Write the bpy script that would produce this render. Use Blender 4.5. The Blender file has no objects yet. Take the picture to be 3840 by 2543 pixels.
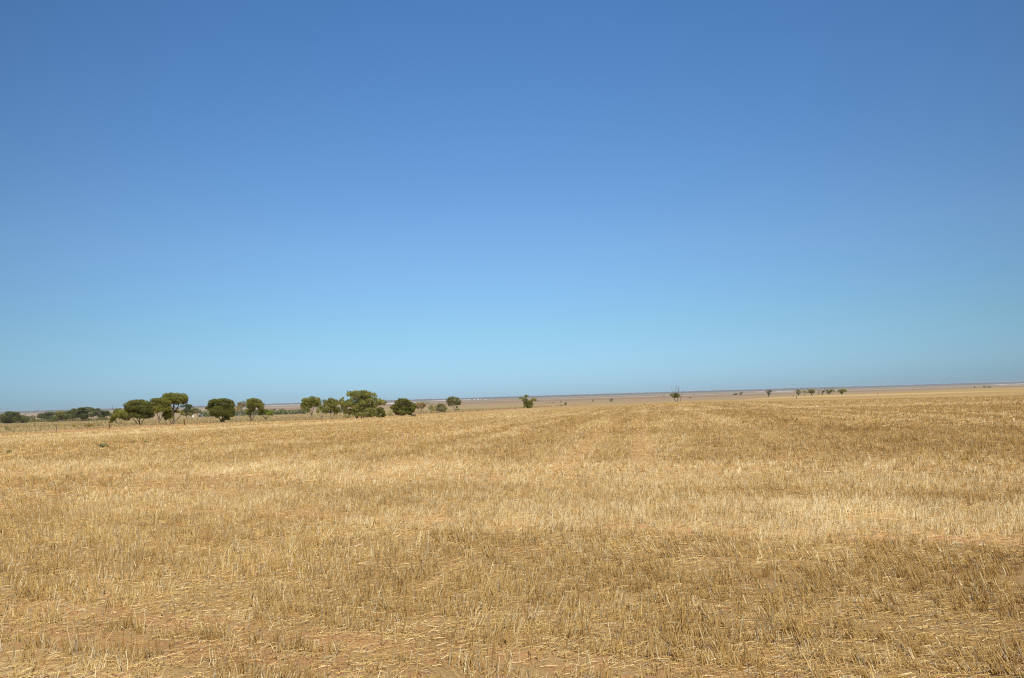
import bpy, bmesh, math, random
import numpy as np
from mathutils import Vector, Matrix

random.seed(7)
RNG = np.random.default_rng(11)
S = bpy.context.scene
COL = S.collection
R = math.radians

# ------------------------------------------------------------------ camera geometry
FPX, CX, CY = 2957.0, 1920.0, 1271.5           # focal length and centre of the 3840 x 2543 photograph
EYE = 1.65
PITCH, ROLL = math.atan(215.6 / FPX), R(1.70)
FWD = np.array([0, math.cos(PITCH), math.sin(PITCH)])
UP0 = np.array([0, -math.sin(PITCH), math.cos(PITCH)])
RGT0 = np.array([1.0, 0, 0])
RGT = math.cos(ROLL) * RGT0 - math.sin(ROLL) * UP0
UPV = math.sin(ROLL) * RGT0 + math.cos(ROLL) * UP0


def ray(px, py):
    return FWD + (px - CX) / FPX * RGT - (py - CY) / FPX * UPV


# ------------------------------------------------------------------ terrain (metres below the eye, by bearing and distance)
KR = np.array([0.5, 25, 60, 120, 250, 500, 900, 1500, 3000, 8000, 32000.])
KB = np.array([-900, 0, 640, 1172, 1705, 2210, 2535, 3120, 3840, 4800.])
KZ = np.array([
    [1.65, 1.69, 2.00, 2.85, 4.3, 7.4, 11.8, 16.8, 20.5, 24.5, 32],
    [1.65, 1.69, 2.00, 2.85, 4.3, 7.4, 11.8, 16.8, 20.5, 24.5, 32],
    [1.65, 1.69, 2.00, 2.78, 4.8, 7.9, 12.2, 17.0, 20.5, 24.5, 32],
    [1.65, 1.69, 1.98, 2.80, 5.2, 8.4, 12.6, 17.2, 20.5, 24.5, 32],
    [1.65, 1.68, 1.95, 2.75, 4.8, 8.1, 12.4, 17.0, 20.5, 24.5, 32],
    [1.65, 1.67, 1.88, 2.55, 4.2, 7.2, 11.7, 17.6, 21.0, 24.5, 32],
    [1.65, 1.66, 1.80, 2.20, 3.1, 6.4, 12.4, 18.0, 21.5, 24.5, 32],
    [1.65, 1.66, 1.80, 2.20, 3.4, 5.7, 8.4, 12.5, 18.5, 24.0, 32],
    [1.65, 1.66, 1.80, 2.20, 3.3, 5.0, 7.0, 9.8, 15.5, 23.0, 32],
    [1.65, 1.66, 1.80, 2.20, 3.3, 5.0, 7.0, 9.8, 15.5, 23.0, 32]])
KT = np.arctan((KB - CX) / FPX)


def vnoise(x, y, seed=0):
    x = np.asarray(x, float); y = np.asarray(y, float)
    xi = np.floor(x).astype(np.int64); yi = np.floor(y).astype(np.int64)
    fx, fy = x - xi, y - yi
    fx = fx * fx * (3 - 2 * fx); fy = fy * fy * (3 - 2 * fy)

    def h(a, b):
        n = (a * 374761393 + b * 668265263 + seed * 982451653) & 0x7fffffff
        n = ((n ^ (n >> 13)) * 1274126177) & 0x7fffffff
        n = n ^ (n >> 16)
        return (n & 0xffff) / 65535.0
    return ((h(xi, yi) * (1 - fx) + h(xi + 1, yi) * fx) * (1 - fy) + (h(xi, yi + 1) * (1 - fx) + h(xi + 1, yi + 1) * fx) * fy)


def fbm(x, y, seed=0, o=3):
    s = 0; a = 1.0; t = 0
    for i in range(o):
        s = s + a * vnoise(x * 2 ** i, y * 2 ** i, seed + i * 17); t += a; a *= 0.55
    return s / t


def zf(x, y):
    x = np.asarray(x, float); y = np.asarray(y, float)
    r = np.clip(np.hypot(x, y), 0.5, 32000)
    th = np.arctan2(x, y)
    ab = np.abs(th)
    th = np.where(ab > R(90), np.sign(th) * (R(180) - ab), th)
    th = np.clip(th, KT[0], KT[-1])
    lr, lk = np.log(r + 30), np.log(KR + 30)
    rows = []
    for k in range(len(KT)):
        # monotone cubic in log distance
        d = np.diff(KZ[k]) / np.diff(lk)
        m = np.concatenate([[d[0]], 2 * d[1:] * d[:-1] / (d[1:] + d[:-1] + 1e-9), [d[-1]]])
        i = np.clip(np.searchsorted(lk, lr) - 1, 0, len(lk) - 2)
        h = lk[i + 1] - lk[i]; t = (lr - lk[i]) / h
        rows.append((2 * t**3 - 3 * t**2 + 1) * KZ[k][i] + (t**3 - 2 * t**2 + t) * h * m[i] + (-2 * t**3 + 3 * t**2) * KZ[k][i + 1] + (t**3 - t**2) * h * m[i + 1])
    rows = np.array(rows)
    j = np.clip(np.searchsorted(KT, th) - 1, 0, len(KT) - 2)
    t = np.clip((th - KT[j]) / (KT[j + 1] - KT[j]), 0, 1); t = t * t * (3 - 2 * t)
    z = np.take_along_axis(rows, j[None], 0)[0] * (1 - t) + np.take_along_axis(rows, (j + 1)[None], 0)[0] * t
    z = EYE - z
    z = z + (fbm(x / 3.1, y / 3.1, 5) - 0.5) * 0.05 * np.clip(r / 6, 0, 1) + (fbm(x / 40, y / 40, 9) - 0.5) * 0.5 * np.clip((r - 15) / 150, 0, 1)
    return z


def hit(px, py):
    """where the line of sight through a point of the photograph meets the terrain"""
    d = ray(px, py)
    t = np.exp(np.linspace(math.log(3), math.log(26000), 6000))
    p = np.outer(t, d); p[:, 2] += EYE
    below = np.nonzero(p[:, 2] < zf(p[:, 0], p[:, 1]))[0]
    i = below[0] if len(below) else len(t) - 1
    a, b = t[max(i - 1, 0)], t[i]
    for _ in range(20):
        m = (a + b) / 2
        q = m * d
        if q[2] + EYE < zf(q[0:1], q[1:2])[0]: b = m
        else: a = m
    q = b * d
    return np.array([q[0], q[1], float(zf(q[0:1], q[1:2])[0])]), b


# fence line x = FA + FB*y ; the stubble stops a few metres this side of it
FA, FB = -85.0, 0.20


def fence_side(x, y):           # > 0 : stubble side, in metres
    return (x - FA - FB * y) / math.hypot(1, FB)


def far_side(x, y):             # > 0 : this side of the far paddock end
    return (860 + 0.24 * x - y)


# ------------------------------------------------------------------ how clean and pale the straw is across the paddock
def sstep(a, b, v):
    t = np.clip((v - a) / (b - a), 0, 1); return t * t * (3 - 2 * t)


def band(v, a, b, e):
    return sstep(a - e, a + e, v) * (1 - sstep(b - e, b + e, v))


TRACKS = [(4.85, .13), (4.36, .085), (9.75, .12), (15.1, .13), (13.6, .08)]


def rowcoord(x, y):
    return (0.4 * x + y) / 1.077 + (fbm(x / 6, y / 6, 31) - .5) * .5


def tone(x, y):
    s = rowcoord(x, y)
    n = fbm(x / 2.2, y / 2.2, 3) - .5
    w = s + (fbm(x / 4, y / 4, 77) - .5) * 1.6
    right = sstep(-4, 4, x - 0.05 * y)
    v = 0.16 + 0 * s
    v = v + band(w, 0, 4.3, .3) * (0.42 - 0.55 * right)
    v = v - band(w, 4.3, 9.2, .5) * (0.20 + 0.24 * right)
    v = v + band(w, 9.4, 12.6, .4) * (0.30 + 0.50 * right)
    v = v + band(w, 14.0, 18.8, .6) * (0.52 - 0.1 * right)
    v = v - band(w, 19.8, 27.5, 1.6) * (0.08 + 0.20 * right)
    far = sstep(26, 34, s)
    # far bands: along the fence on the left, across on the right
    u = fence_side(x, y)
    warp = (fbm(x / 60, y / 60, 8) - .5) * 14
    fa = fbm((u + warp) / 9.0, y / 160, 41, 2) - .5
    fb = fbm(x / 260, (y + 0.10 * x + warp) / (5.0 + y * .11), 43, 2) - .5
    fb = (sstep(-.06, .20, fb) - .38) * .62
    k = sstep(-0.12, 0.16, (x / np.maximum(y, 1)))
    v = v + far * ((fa * (1 - k) * 2.3 + fb * k * 2.0) + 0.08)
    v = v - band(s, 26, 34, 3) * 0.1
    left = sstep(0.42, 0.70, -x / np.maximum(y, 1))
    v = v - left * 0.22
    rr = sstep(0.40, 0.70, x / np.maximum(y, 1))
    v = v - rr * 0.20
    ln = fbm((x - .165 * y) / 1.1, y / 50, 66, 2) - .5
    v = v + ln * band(y, 19, 150, 6) * band(x - .165 * y, -18, 24, 6) * 1.9
    v = v - .42 * sstep(190, 380, y)
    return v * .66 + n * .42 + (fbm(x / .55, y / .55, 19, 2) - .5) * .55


# ------------------------------------------------------------------ object helpers
def tag(o, label=None, cat=None, group=None, kind=None):
    if label: o['label'] = label
    if cat: o['category'] = cat
    if group: o['group'] = group
    if kind: o['kind'] = kind
    return o


def link(name, me, mat=None, parent=None, loc=None):
    o = bpy.data.objects.new(name, me); COL.objects.link(o)
    if mat and me is not None and hasattr(me, 'materials'): me.materials.append(mat)
    if parent: o.parent = parent
    if loc is not None: o.location = loc
    return o


def empty(name, loc, label, cat, group=None):
    o = bpy.data.objects.new(name, None); COL.objects.link(o)
    o.location = loc; o.empty_display_size = 0.3
    return tag(o, label, cat, group)


def np_mesh(name, verts, faces, col=None, smooth=False):
    """verts (N,3), faces (M,k) arrays"""
    me = bpy.data.meshes.new(name)
    verts = np.ascontiguousarray(verts, np.float32); faces = np.ascontiguousarray(faces, np.int32)
    n, k = faces.shape
    me.vertices.add(len(verts)); me.vertices.foreach_set('co', verts.ravel())
    me.loops.add(n * k); me.loops.foreach_set('vertex_index', faces.ravel())
    me.polygons.add(n)
    me.polygons.foreach_set('loop_start', np.arange(0, n * k, k, dtype=np.int32))
    me.update(calc_edges=True)
    if smooth: me.polygons.foreach_set('use_smooth', np.ones(n, bool))
    if col is not None:
        a = me.attributes.new('col', 'FLOAT_COLOR', 'POINT')
        c = np.ones((len(verts), 4), np.float32); c[:, :3] = col
        a.data.foreach_set('color', c.ravel())
    return me


def prisms(name, pts, wid, col, sides=3):
    """many thin tapering stalks: pts (N,K,3) centre lines, wid (N,), col (N,3)"""
    N, K, _ = pts.shape
    ax = pts[:, -1] - pts[:, 0]; ax /= np.linalg.norm(ax, axis=1)[:, None] + 1e-9
    ref = np.where(np.abs(ax[:, 2:3]) > .8, np.array([[1., 0, 0]]), np.array([[0, 0, 1.]]))
    a = np.cross(ax, ref); a /= np.linalg.norm(a, axis=1)[:, None] + 1e-9
    b = np.cross(ax, a)
    ph = RNG.uniform(0, 6.28, N)
    V = np.zeros((N, K, sides, 3))
    for k in range(K):
        tw = wid * (1 - .15 * k / (K - 1)) * .5
        for s in range(sides):
            an = ph + s * 2 * math.pi / sides
            V[:, k, s] = pts[:, k] + (np.cos(an) * tw)[:, None] * a + (np.sin(an) * tw)[:, None] * b
    base = (np.arange(N) * K * sides)[:, None, None]
    kk = np.arange(K - 1)[None, :, None] * sides; ss = np.arange(sides)[None, None, :]; s2 = (ss + 1) % sides
    F = np.stack([base + kk + ss, base + kk + s2, base + kk + sides + s2, base + kk + sides + ss], -1).reshape(-1, 4)
    C = np.repeat(col, K * sides, 0)
    return np_mesh(name, V.reshape(-1, 3), F, C)


# ------------------------------------------------------------------ materials
def newmat(name):
    m = bpy.data.materials.new(name); m.use_nodes = True
    nt = m.node_tree; nt.nodes.clear()
    out = nt.nodes.new('ShaderNodeOutputMaterial')
    return m, nt, out


def N(nt, kind, **kw):
    n = nt.nodes.new('ShaderNode' + kind)
    for k, v in kw.items():
        if k in n.inputs.keys(): n.inputs[k].default_value = v
        else: setattr(n, k, v)
    return n


def L(nt, a, b): nt.links.new(a, b)


def ramp(nt, fac, stops):
    n = nt.nodes.new('ShaderNodeValToRGB')
    e = n.color_ramp.elements
    while len(e) < len(stops): e.new(0.5)
    for i, (p, c) in enumerate(stops):
        e[i].position = p; e[i].color = (*c, 1) if len(c) == 3 else c
    L(nt, fac, n.inputs[0]); return n.outputs[0]


def mix(nt, fac, a, b, mode='MIX'):
    n = nt.nodes.new('ShaderNodeMix'); n.data_type = 'RGBA'; n.blend_type = mode
    for sock, v in ((n.inputs[0], fac), (n.inputs[6], a), (n.inputs[7], b)):
        if hasattr(v, 'is_linked'): L(nt, v, sock)
        elif isinstance(v, (tuple, list)): sock.default_value = (*v, 1)
        else: sock.default_value = v
    return n.outputs[2]


def mth(nt, op, a, b=0.0, clamp=False):
    n = nt.nodes.new('ShaderNodeMath'); n.operation = op; n.use_clamp = clamp
    for i, v in enumerate((a, b)):
        if hasattr(v, 'is_linked'): L(nt, v, n.inputs[i])
        else: n.inputs[i].default_value = v
    return n.outputs[0]


def pos_noise(nt, scale3, scale=1.0, detail=4, rough=.6, rot=0.0, w=(0, 0, 0)):
    g = N(nt, 'NewGeometry'); mp = N(nt, 'Mapping')
    mp.inputs['Scale'].default_value = scale3; mp.inputs['Rotation'].default_value = (0, 0, rot); mp.inputs['Location'].default_value = w
    L(nt, g.outputs['Position'], mp.inputs['Vector'])
    n = N(nt, 'TexNoise', Scale=scale, Detail=detail, Roughness=rough)
    L(nt, mp.outputs[0], n.inputs['Vector'])
    return n.outputs['Fac']


def leafy(name, rough=.55, trans=.3, spec=.25, tint=(1, 1, 1)):
    """colour comes from the plant's own pigment attribute"""
    m, nt, out = newmat(name)
    at = N(nt, 'Attribute', attribute_name='col')
    c = mix(nt, 1.0, at.outputs['Color'], tint, 'MULTIPLY')
    p = N(nt, 'BsdfPrincipled', Roughness=rough)
    p.inputs['Specular IOR Level'].default_value = spec
    L(nt, c, p.inputs['Base Color'])
    t = N(nt, 'BsdfTranslucent'); L(nt, c, t.inputs['Color'])
    ms = N(nt, 'MixShader'); ms.inputs[0].default_value = trans
    L(nt, p.outputs[0], ms.inputs[1]); L(nt, t.outputs[0], ms.inputs[2])
    L(nt, ms.outputs[0], out.inputs[0])
    return m


def rough_mat(name, c1, c2, scale3=(8, 8, 8), rough=.85, bump=.3, bscale=None):
    m, nt, out = newmat(name)
    f = pos_noise(nt, scale3, 1.0, 5, .65)
    c = ramp(nt, f, [(.3, c1), (.7, c2)])
    p = N(nt, 'BsdfPrincipled', Roughness=rough); p.inputs['Specular IOR Level'].default_value = .2
    L(nt, c, p.inputs['Base Color'])
    b = N(nt, 'Bump', Strength=bump, Distance=.02); L(nt, f, b.inputs['Height']); L(nt, b.outputs[0], p.inputs['Normal'])
    L(nt, p.outputs[0], out.inputs[0])
    return m


M_STRAW = leafy('straw', .6, .25, .12)
M_LITTER = leafy('straw_litter', .6, .12, .12)
M_LEAF = leafy('mallee_leaf', .5, .32, .3, (1.80, 1.68, 1.2))
M_GRASS = leafy('dry_grass', .6, .3, .2)
M_BARK = rough_mat('mallee_bark', (.075, .055, .042), (.21, .165, .13), (3, 3, 14))
M_PALEBARK = rough_mat('pale_bark', (.20, .17, .14), (.38, .33, .28), (3, 3, 12))
M_REDWOOD = rough_mat('rusty_post', (.10, .038, .018), (.20, .08, .04), (9, 9, 30))
M_GREYWOOD = rough_mat('grey_post', (.10, .07, .05), (.2, .14, .10), (9, 9, 30))
M_WIRE = rough_mat('rusty_wire', (.16, .10, .07), (.25, .18, .13), (30, 30, 30))


def field_mat():
    m, nt, out = newmat('stubble_ground')
    tn = N(nt, 'Attribute', attribute_name='col').outputs['Color']   # r: pale straw share, g: track, b: red verge
    sep = N(nt, 'SeparateColor'); L(nt, tn, sep.inputs[0])
    t, trk, verge = sep.outputs[0], sep.outputs[1], sep.outputs[2]
    fine = pos_noise(nt, (70, 110, 70), 1, 6, .8)
    mid = pos_noise(nt, (5, 5, 5), 1, 5, .65)
    stk = pos_noise(nt, (4, 38, 20), 1, 4, .7, R(22))
    stk2 = pos_noise(nt, (30, 6, 20), 1, 4, .7, R(-10))
    soil = ramp(nt, mid, [(.3, (.40, .205, .092)), (.7, (.54, .315, .158))])
    soil = mix(nt, 1.0, soil, ramp(nt, fine, [(.32, (.55, .52, .5)), (.5, (1, 1, 1)), (.68, (1.3, 1.3, 1.3))]), 'MULTIPLY')
    chaff = ramp(nt, fine, [(.30, (.145, .092, .042)), (.5, (.36, .242, .107)), (.70, (.64, .48, .235))])
    chaff = mix(nt, mth(nt, 'MULTIPLY', stk, .5), chaff, (.44, .31, .14))
    cover = mth(nt, 'ADD', mth(nt, 'MULTIPLY', stk2, .8), mth(nt, 'MULTIPLY', mid, .9))
    cover = mth(nt, 'SUBTRACT', cover, mth(nt, 'MULTIPLY', trk, .16))
    cover = mth(nt, 'SUBTRACT', cover, mth(nt, 'MULTIPLY', verge, .62))
    cm = N(nt, 'MapRange'); L(nt, cover, cm.inputs[0]); cm.inputs[1].default_value = .60; cm.inputs[2].default_value = .95
    c = mix(nt, cm.outputs[0], soil, chaff)
    # pale or weathered stubble, seen as a whole
    big = pos_noise(nt, (.9, .9, .9), 1, 6, .7)
    tt = mth(nt, 'ADD', t, mth(nt, 'MULTIPLY', mth(nt, 'SUBTRACT', big, .5), .5))
    pale = ramp(nt, tt, [(.05, (.62, .58, .52)), (.42, (.92, .90, .86)), (.85, (1.32, 1.34, 1.36))])
    c = mix(nt, 1.0, c, pale, 'MULTIPLY')
    # distance: stalks and chaff average into one straw colour, stalk self-shadow painted in
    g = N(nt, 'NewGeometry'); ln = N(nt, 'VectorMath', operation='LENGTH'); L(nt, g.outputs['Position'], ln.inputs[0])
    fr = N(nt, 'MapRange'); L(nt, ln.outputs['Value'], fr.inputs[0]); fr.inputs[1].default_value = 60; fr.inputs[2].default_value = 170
    avg_shaded = ramp(nt, tt, [(.05, (.262, .170, .070)), (.45, (.372, .256, .108)), (.9, (.56, .42, .205))])
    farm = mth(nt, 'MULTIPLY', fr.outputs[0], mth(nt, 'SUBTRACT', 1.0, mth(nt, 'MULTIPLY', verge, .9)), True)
    c = mix(nt, farm, c, avg_shaded)
    p = N(nt, 'BsdfPrincipled', Roughness=.9); p.inputs['Specular IOR Level'].default_value = .1
    L(nt, c, p.inputs['Base Color'])
    b = N(nt, 'Bump', Strength=.7, Distance=.03)
    L(nt, mth(nt, 'ADD', fine, mth(nt, 'MULTIPLY', mid, 1.5)), b.inputs['Height']); L(nt, b.outputs[0], p.inputs['Normal'])
    L(nt, p.outputs[0], out.inputs[0])
    return m


def pasture_mat():
    m, nt, out = newmat('pasture_ground')
    a = pos_noise(nt, (.05, .09, .05), 1, 6, .65)
    b = pos_noise(nt, (.6, .6, .6), 1, 5, .7)
    grass = ramp(nt, a, [(.3, (.285, .207, .094)), (.5, (.335, .25, .114)), (.7, (.275, .22, .094))])
    grass = mix(nt, mth(nt, 'MULTIPLY', b, .6), grass, (.39, .30, .142))
    tn = N(nt, 'Attribute', attribute_name='col'); sep = N(nt, 'SeparateColor'); L(nt, tn.outputs['Color'], sep.inputs[0])
    soil = ramp(nt, b, [(.3, (.33, .165, .070)), (.7, (.43, .245, .115))])
    k = mth(nt, 'MULTIPLY', sep.outputs[2], mth(nt, 'ADD', .65, mth(nt, 'MULTIPLY', b, .8)), True)
    c = mix(nt, k, grass, soil)
    p = N(nt, 'BsdfPrincipled', Roughness=.95); p.inputs['Specular IOR Level'].default_value = .05
    L(nt, c, p.inputs['Base Color']); L(nt, p.outputs[0], out.inputs[0])
    return m


def plain_mat():
    m, nt, out = newmat('plain_ground')
    # paddocks, fallow and clay flats lying one behind the other, with wandering edges
    a = pos_noise(nt, (1 / 5200, 1 / 1500, 1 / 900), 1, 3, .6, R(3))
    b = pos_noise(nt, (1 / 1500, 1 / 260, 1 / 300), 1, 5, .65, R(-5), (3, 7, 1))
    c = pos_noise(nt, (1 / 40, 1 / 40, 1 / 40), 1, 5, .7)
    g = N(nt, 'NewGeometry'); ln = N(nt, 'VectorMath', operation='LENGTH'); L(nt, g.outputs['Position'], ln.inputs[0])
    r = mth(nt, 'MULTIPLY', ln.outputs['Value'], mth(nt, 'ADD', .68, mth(nt, 'MULTIPLY', a, .64)))
    lg = mth(nt, 'DIVIDE', mth(nt, 'SUBTRACT', mth(nt, 'LOGARITHM', r, 10.0), 2.9), 1.4)      # 0 at 800 m, 1 at 20 km
    tan, pink, mauve, pale, olive = (.295, .215, .105), (.275, .187, .108), (.205, .140, .095), (.30, .245, .17), (.155, .137, .086)
    base = ramp(nt, lg, [(.0, tan), (.24, tan), (.29, pink), (.39, pink), (.41, mauve), (.50, mauve), (.52, pale), (.59, pale), (.61, olive), (.645, olive), (.67, (.25, .205, .145)), (.80, (.195, .155, .11)), (1.0, (.17, .135, .10))])
    c2 = mix(nt, mth(nt, 'MULTIPLY', b, .5), base, (.25, .185, .11))
    c3 = mix(nt, mth(nt, 'MULTIPLY', c, .3), c2, (.22, .158, .09))
    p = N(nt, 'BsdfPrincipled', Roughness=.95); p.inputs['Specular IOR Level'].default_value = .05
    L(nt, c3, p.inputs['Base Color']); L(nt, p.outputs[0], out.inputs[0])
    return m


# ------------------------------------------------------------------ the ground, one polar sheet cut along the fence and the paddock end
def ground():
    az = np.concatenate([np.arange(-180, -46, 4.), np.arange(-46, 46, .32), np.arange(46, 180, 4.)])
    rad = np.concatenate([np.linspace(.4, 3, 14), np.exp(np.arange(math.log(3.1), math.log(32000), .026))])
    A, Rr = np.meshgrid(np.radians(az), rad)
    x, y = (np.sin(A) * Rr).ravel(), (np.cos(A) * Rr).ravel()
    z = zf(x, y)
    na, nr = len(az), len(rad)
    i = np.arange(nr - 1)[:, None] * na; j = np.arange(na)[None]; j2 = (j + 1) % na
    F = np.stack([i + j, i + j2, i + na + j2, i + na + j], -1).reshape(-1, 4)[:, ::-1]
    V = np.stack([x, y, z], 1)
    # centre cap
    c = len(V); V = np.vstack([V, [[0, 0, float(zf(np.array([0.01]), np.array([0.01]))[0])]]])
    cap = np.stack([np.full(na, c), np.arange(na), (np.arange(na) + 1) % na, (np.arange(na) + 1) % na], 1)
    me = np_mesh('ground', V, F, None)
    bm = bmesh.new(); bm.from_mesh(me)
    bm.verts.ensure_lookup_table()
    for q in range(na): bm.faces.new((bm.verts[c], bm.verts[(q + 1) % na], bm.verts[q]))
    nf = Vector((1, -FB, 0)).normalized()
    bmesh.ops.bisect_plane(bm, geom=bm.verts[:] + bm.edges[:] + bm.faces[:], plane_co=(FA, 0, 0), plane_no=nf, dist=.01)
    ne = Vector((0.24, -1, 0)).normalized()
    bmesh.ops.bisect_plane(bm, geom=bm.verts[:] + bm.edges[:] + bm.faces[:], plane_co=(0, 860, 0), plane_no=ne, dist=.01)
    bm.faces.ensure_lookup_table()
    sel = []
    for f in bm.faces:
        m = f.calc_center_median()
        if float(fence_side(m.x, m.y)) > 0 and far_side(m.x, m.y) > 0: sel.append(0)
        elif float(fence_side(m.x, m.y)) <= 0 and far_side(m.x, m.y) > 0: sel.append(1)
        else: sel.append(2)
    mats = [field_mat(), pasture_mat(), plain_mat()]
    for k, nm in enumerate(('stubble_field', 'pasture', 'plain')):
        b2 = bm.copy(); b2.faces.ensure_lookup_table()
        bmesh.ops.delete(b2, geom=[f for f, s in zip(b2.faces, sel) if s != k], context='FACES')
        mm = bpy.data.meshes.new(nm); b2.to_mesh(mm); b2.free()
        n = len(mm.vertices); co = np.zeros(n * 3, np.float32); mm.vertices.foreach_get('co', co); co = co.reshape(-1, 3)
        mm.polygons.foreach_set('use_smooth', np.ones(len(mm.polygons), bool))
        x, y = co[:, 0].astype(float), co[:, 1].astype(float)
        fs = fence_side(x, y) + (fbm(x / 14, y / 14, 91) - .5) * 5
        cc = np.ones((n, 4), np.float32)
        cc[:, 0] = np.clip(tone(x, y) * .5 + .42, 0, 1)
        s = rowcoord(x, y); tr = np.zeros(n)
        for c0, w in TRACKS: tr = np.maximum(tr, np.exp(-((s - c0) / (w * 1.3)) ** 2))
        # two wheel lines running up to the fence end
        for off in (0, 1.8):
            d = x - (1.05 + off + 0.165 * (y - 18)); tr = np.maximum(tr, .62 * np.exp(-(d / .28) ** 2) * sstep(15, 20, y) * (1 - sstep(50, 110, y)))
        cc[:, 1] = tr * (.35 + .9 * sstep(.35, .65, fbm(x / 1.6, y / 1.6, 201)))
        edge = 7.0
        if k == 0: cc[:, 2] = 1 - sstep(edge - 1.5, edge + .5, fs)
        else: cc[:, 2] = sstep(-20, -6, fs)
        a = mm.attributes.new('col', 'FLOAT_COLOR', 'POINT'); a.data.foreach_set('color', cc.ravel())
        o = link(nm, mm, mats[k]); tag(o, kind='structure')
    bm.free(); bpy.data.meshes.remove(me)


ground()


# ------------------------------------------------------------------ stubble, loose straw, dry grass
def scatter(r0, r1, dens, half=R(43)):
    n = int(.5 * 2 * half * (r1 ** 2 - r0 ** 2) * dens)
    r = np.sqrt(RNG.uniform(r0 ** 2, r1 ** 2, n)); a = RNG.uniform(-half, half, n)
    return np.sin(a) * r, np.cos(a) * r


def straw_colour(v, n, painted_glint=False):
    v0 = v
    v = np.clip(v + RNG.normal(0, .30, n), -1, 1.2)
    dark = np.array([.36, .200, .058]); midc = np.array([.62, .425, .158]); pale = np.array([.92, .76, .41])
    t = ((v + 1) / 2.2)[:, None]
    c = np.where(t < .5, dark + (midc - dark) * t * 2, midc + (pale - midc) * (t - .5) * 2) * 1.04
    if painted_glint:
        pl_ = (RNG.random(n) < np.clip(.05 + .85 * (v0 - .12), .02, .6))[:, None]  # near-white colour stands in for sun glints on the stalks
        c = np.where(pl_, np.array([1.0, .88, .56]) * RNG.uniform(.86, 1.0, (n, 1)), c)
    grey = (RNG.random(n) < .10)[:, None]
    g = c.mean(1, keepdims=True) * np.array([1.16, 1.0, .70])
    return np.where(grey, g, c)


def stubble():
    P, W, C = [], [], []
    K = 3
    for (r0, r1, dens, wid, hgt) in ((3.4, 8, 1350, .0049, .088), (8, 16, 900, .0056, .092), (16, 35, 250, .0090, .098), (35, 80, 42, .018, .105), (80, 190, 5.2, .042, .11)):
        near = r1 <= 35
        per = 5 if near else 4
        x, y = scatter(r0, r1, dens / per)
        n = len(x)
        if near:                                     # drilled rows of tufts
            s = (0.4 * x + y) / 1.077; t = (x - 0.4 * y) / 1.077
            sn = np.round(s / .25) * .25 + RNG.normal(0, .03, n)
            sn = np.where(RNG.random(n) < .14, s, sn)
            x = (0.4 * sn + t) / 1.077; y = (sn - 0.4 * t) / 1.077
        sp = .020 if near else wid * 2.2
        tl = RNG.normal(0, .30, n); tx = RNG.normal(0, .14, n); ty = RNG.normal(0, .14, n); thh = np.clip(RNG.normal(1, .22, n), .4, 1.6)
        x, y, tl, tx, ty, thh = (np.repeat(q, per) for q in (x, y, tl, tx, ty, thh))
        n = len(x)
        ox, oy = RNG.normal(0, sp, n), RNG.normal(0, sp, n)
        x = x + ox; y = y + oy
        tx = tx + ox / sp * .10; ty = ty + oy / sp * .10
        sc = rowcoord(x, y)
        clump = fbm(x / .22, y / .22, 51, 2)
        keep = (fence_side(x, y) + (fbm(x / 14, y / 14, 91) - .5) * 5 > 6.2) & (far_side(x, y) > 0)
        if near:
            keep &= RNG.random(n) < sstep(.24, .56, clump) * 1.15
            for c0, w in TRACKS: keep &= ~((np.abs(sc - c0) < w * (0.75 + .5 * vnoise(x * 1.3, y * 1.3, 7))) & (RNG.random(n) < .82))
        for off in (0, 1.8):
            d = x - (1.05 + off + 0.165 * (y - 18)); keep &= ~((np.abs(d) < .30) & (y > 17) & (RNG.random(n) < .62 * (1 - sstep(50, 100, y))))
        bare = fbm(x / 1.1, y / 1.1, 63, 2)
        if near: keep &= ~((bare < .28) & (RNG.random(n) < .85))
        x, y, tl, tx, ty, thh = (q[keep] for q in (x, y, tl, tx, ty, thh)); n = len(x)
        v = tone(x, y) + tl; sc = rowcoord(x, y)
        h = hgt * thh * np.clip(RNG.normal(1, .2, n), .35, 1.8) * (.82 + .4 * fbm(x / .6, y / .6, 71, 2))
        # lean: knocked one way by each pass of the header
        lx = np.where(v > .3, .20, -.10) + band(sc, 0, 9.2, .3) * np.where(x > 1.0, -.22, 0.05) + (fbm(x / 1.4, y / 1.4, 81) - .5) * .7
        ly = (fbm(x / 1.4, y / 1.4, 82) - .5) * .7
        lx = lx + tx + RNG.normal(0, .08, n); ly = ly + ty + RNG.normal(0, .08, n)
        wild = RNG.random(n) < .035
        lx = np.where(wild, RNG.normal(0, .9, n), lx); ly = np.where(wild, RNG.normal(0, .9, n), ly)
        d = np.stack([lx, ly, np.ones(n)], 1); d /= np.linalg.norm(d, axis=1)[:, None]
        b = np.stack([x, y, zf(x, y) - .012], 1)
        tip = b + d * h[:, None]
        mid = (b + tip) / 2 + np.stack([RNG.normal(0, .035, n) * h, RNG.normal(0, .035, n) * h, np.zeros(n)], 1)
        P.append(np.stack([b, mid, tip], 1)); W.append(wid * RNG.uniform(.6, 1.25, n)); C.append(straw_colour(v, n, True))
    me = prisms('stubble', np.concatenate(P), np.concatenate(W), np.concatenate(C))
    o = link('stubble', me, M_STRAW)
    tag(o, 'cut wheat stubble standing in drilled rows on the red paddock', 'stubble', kind='stuff')


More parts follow.
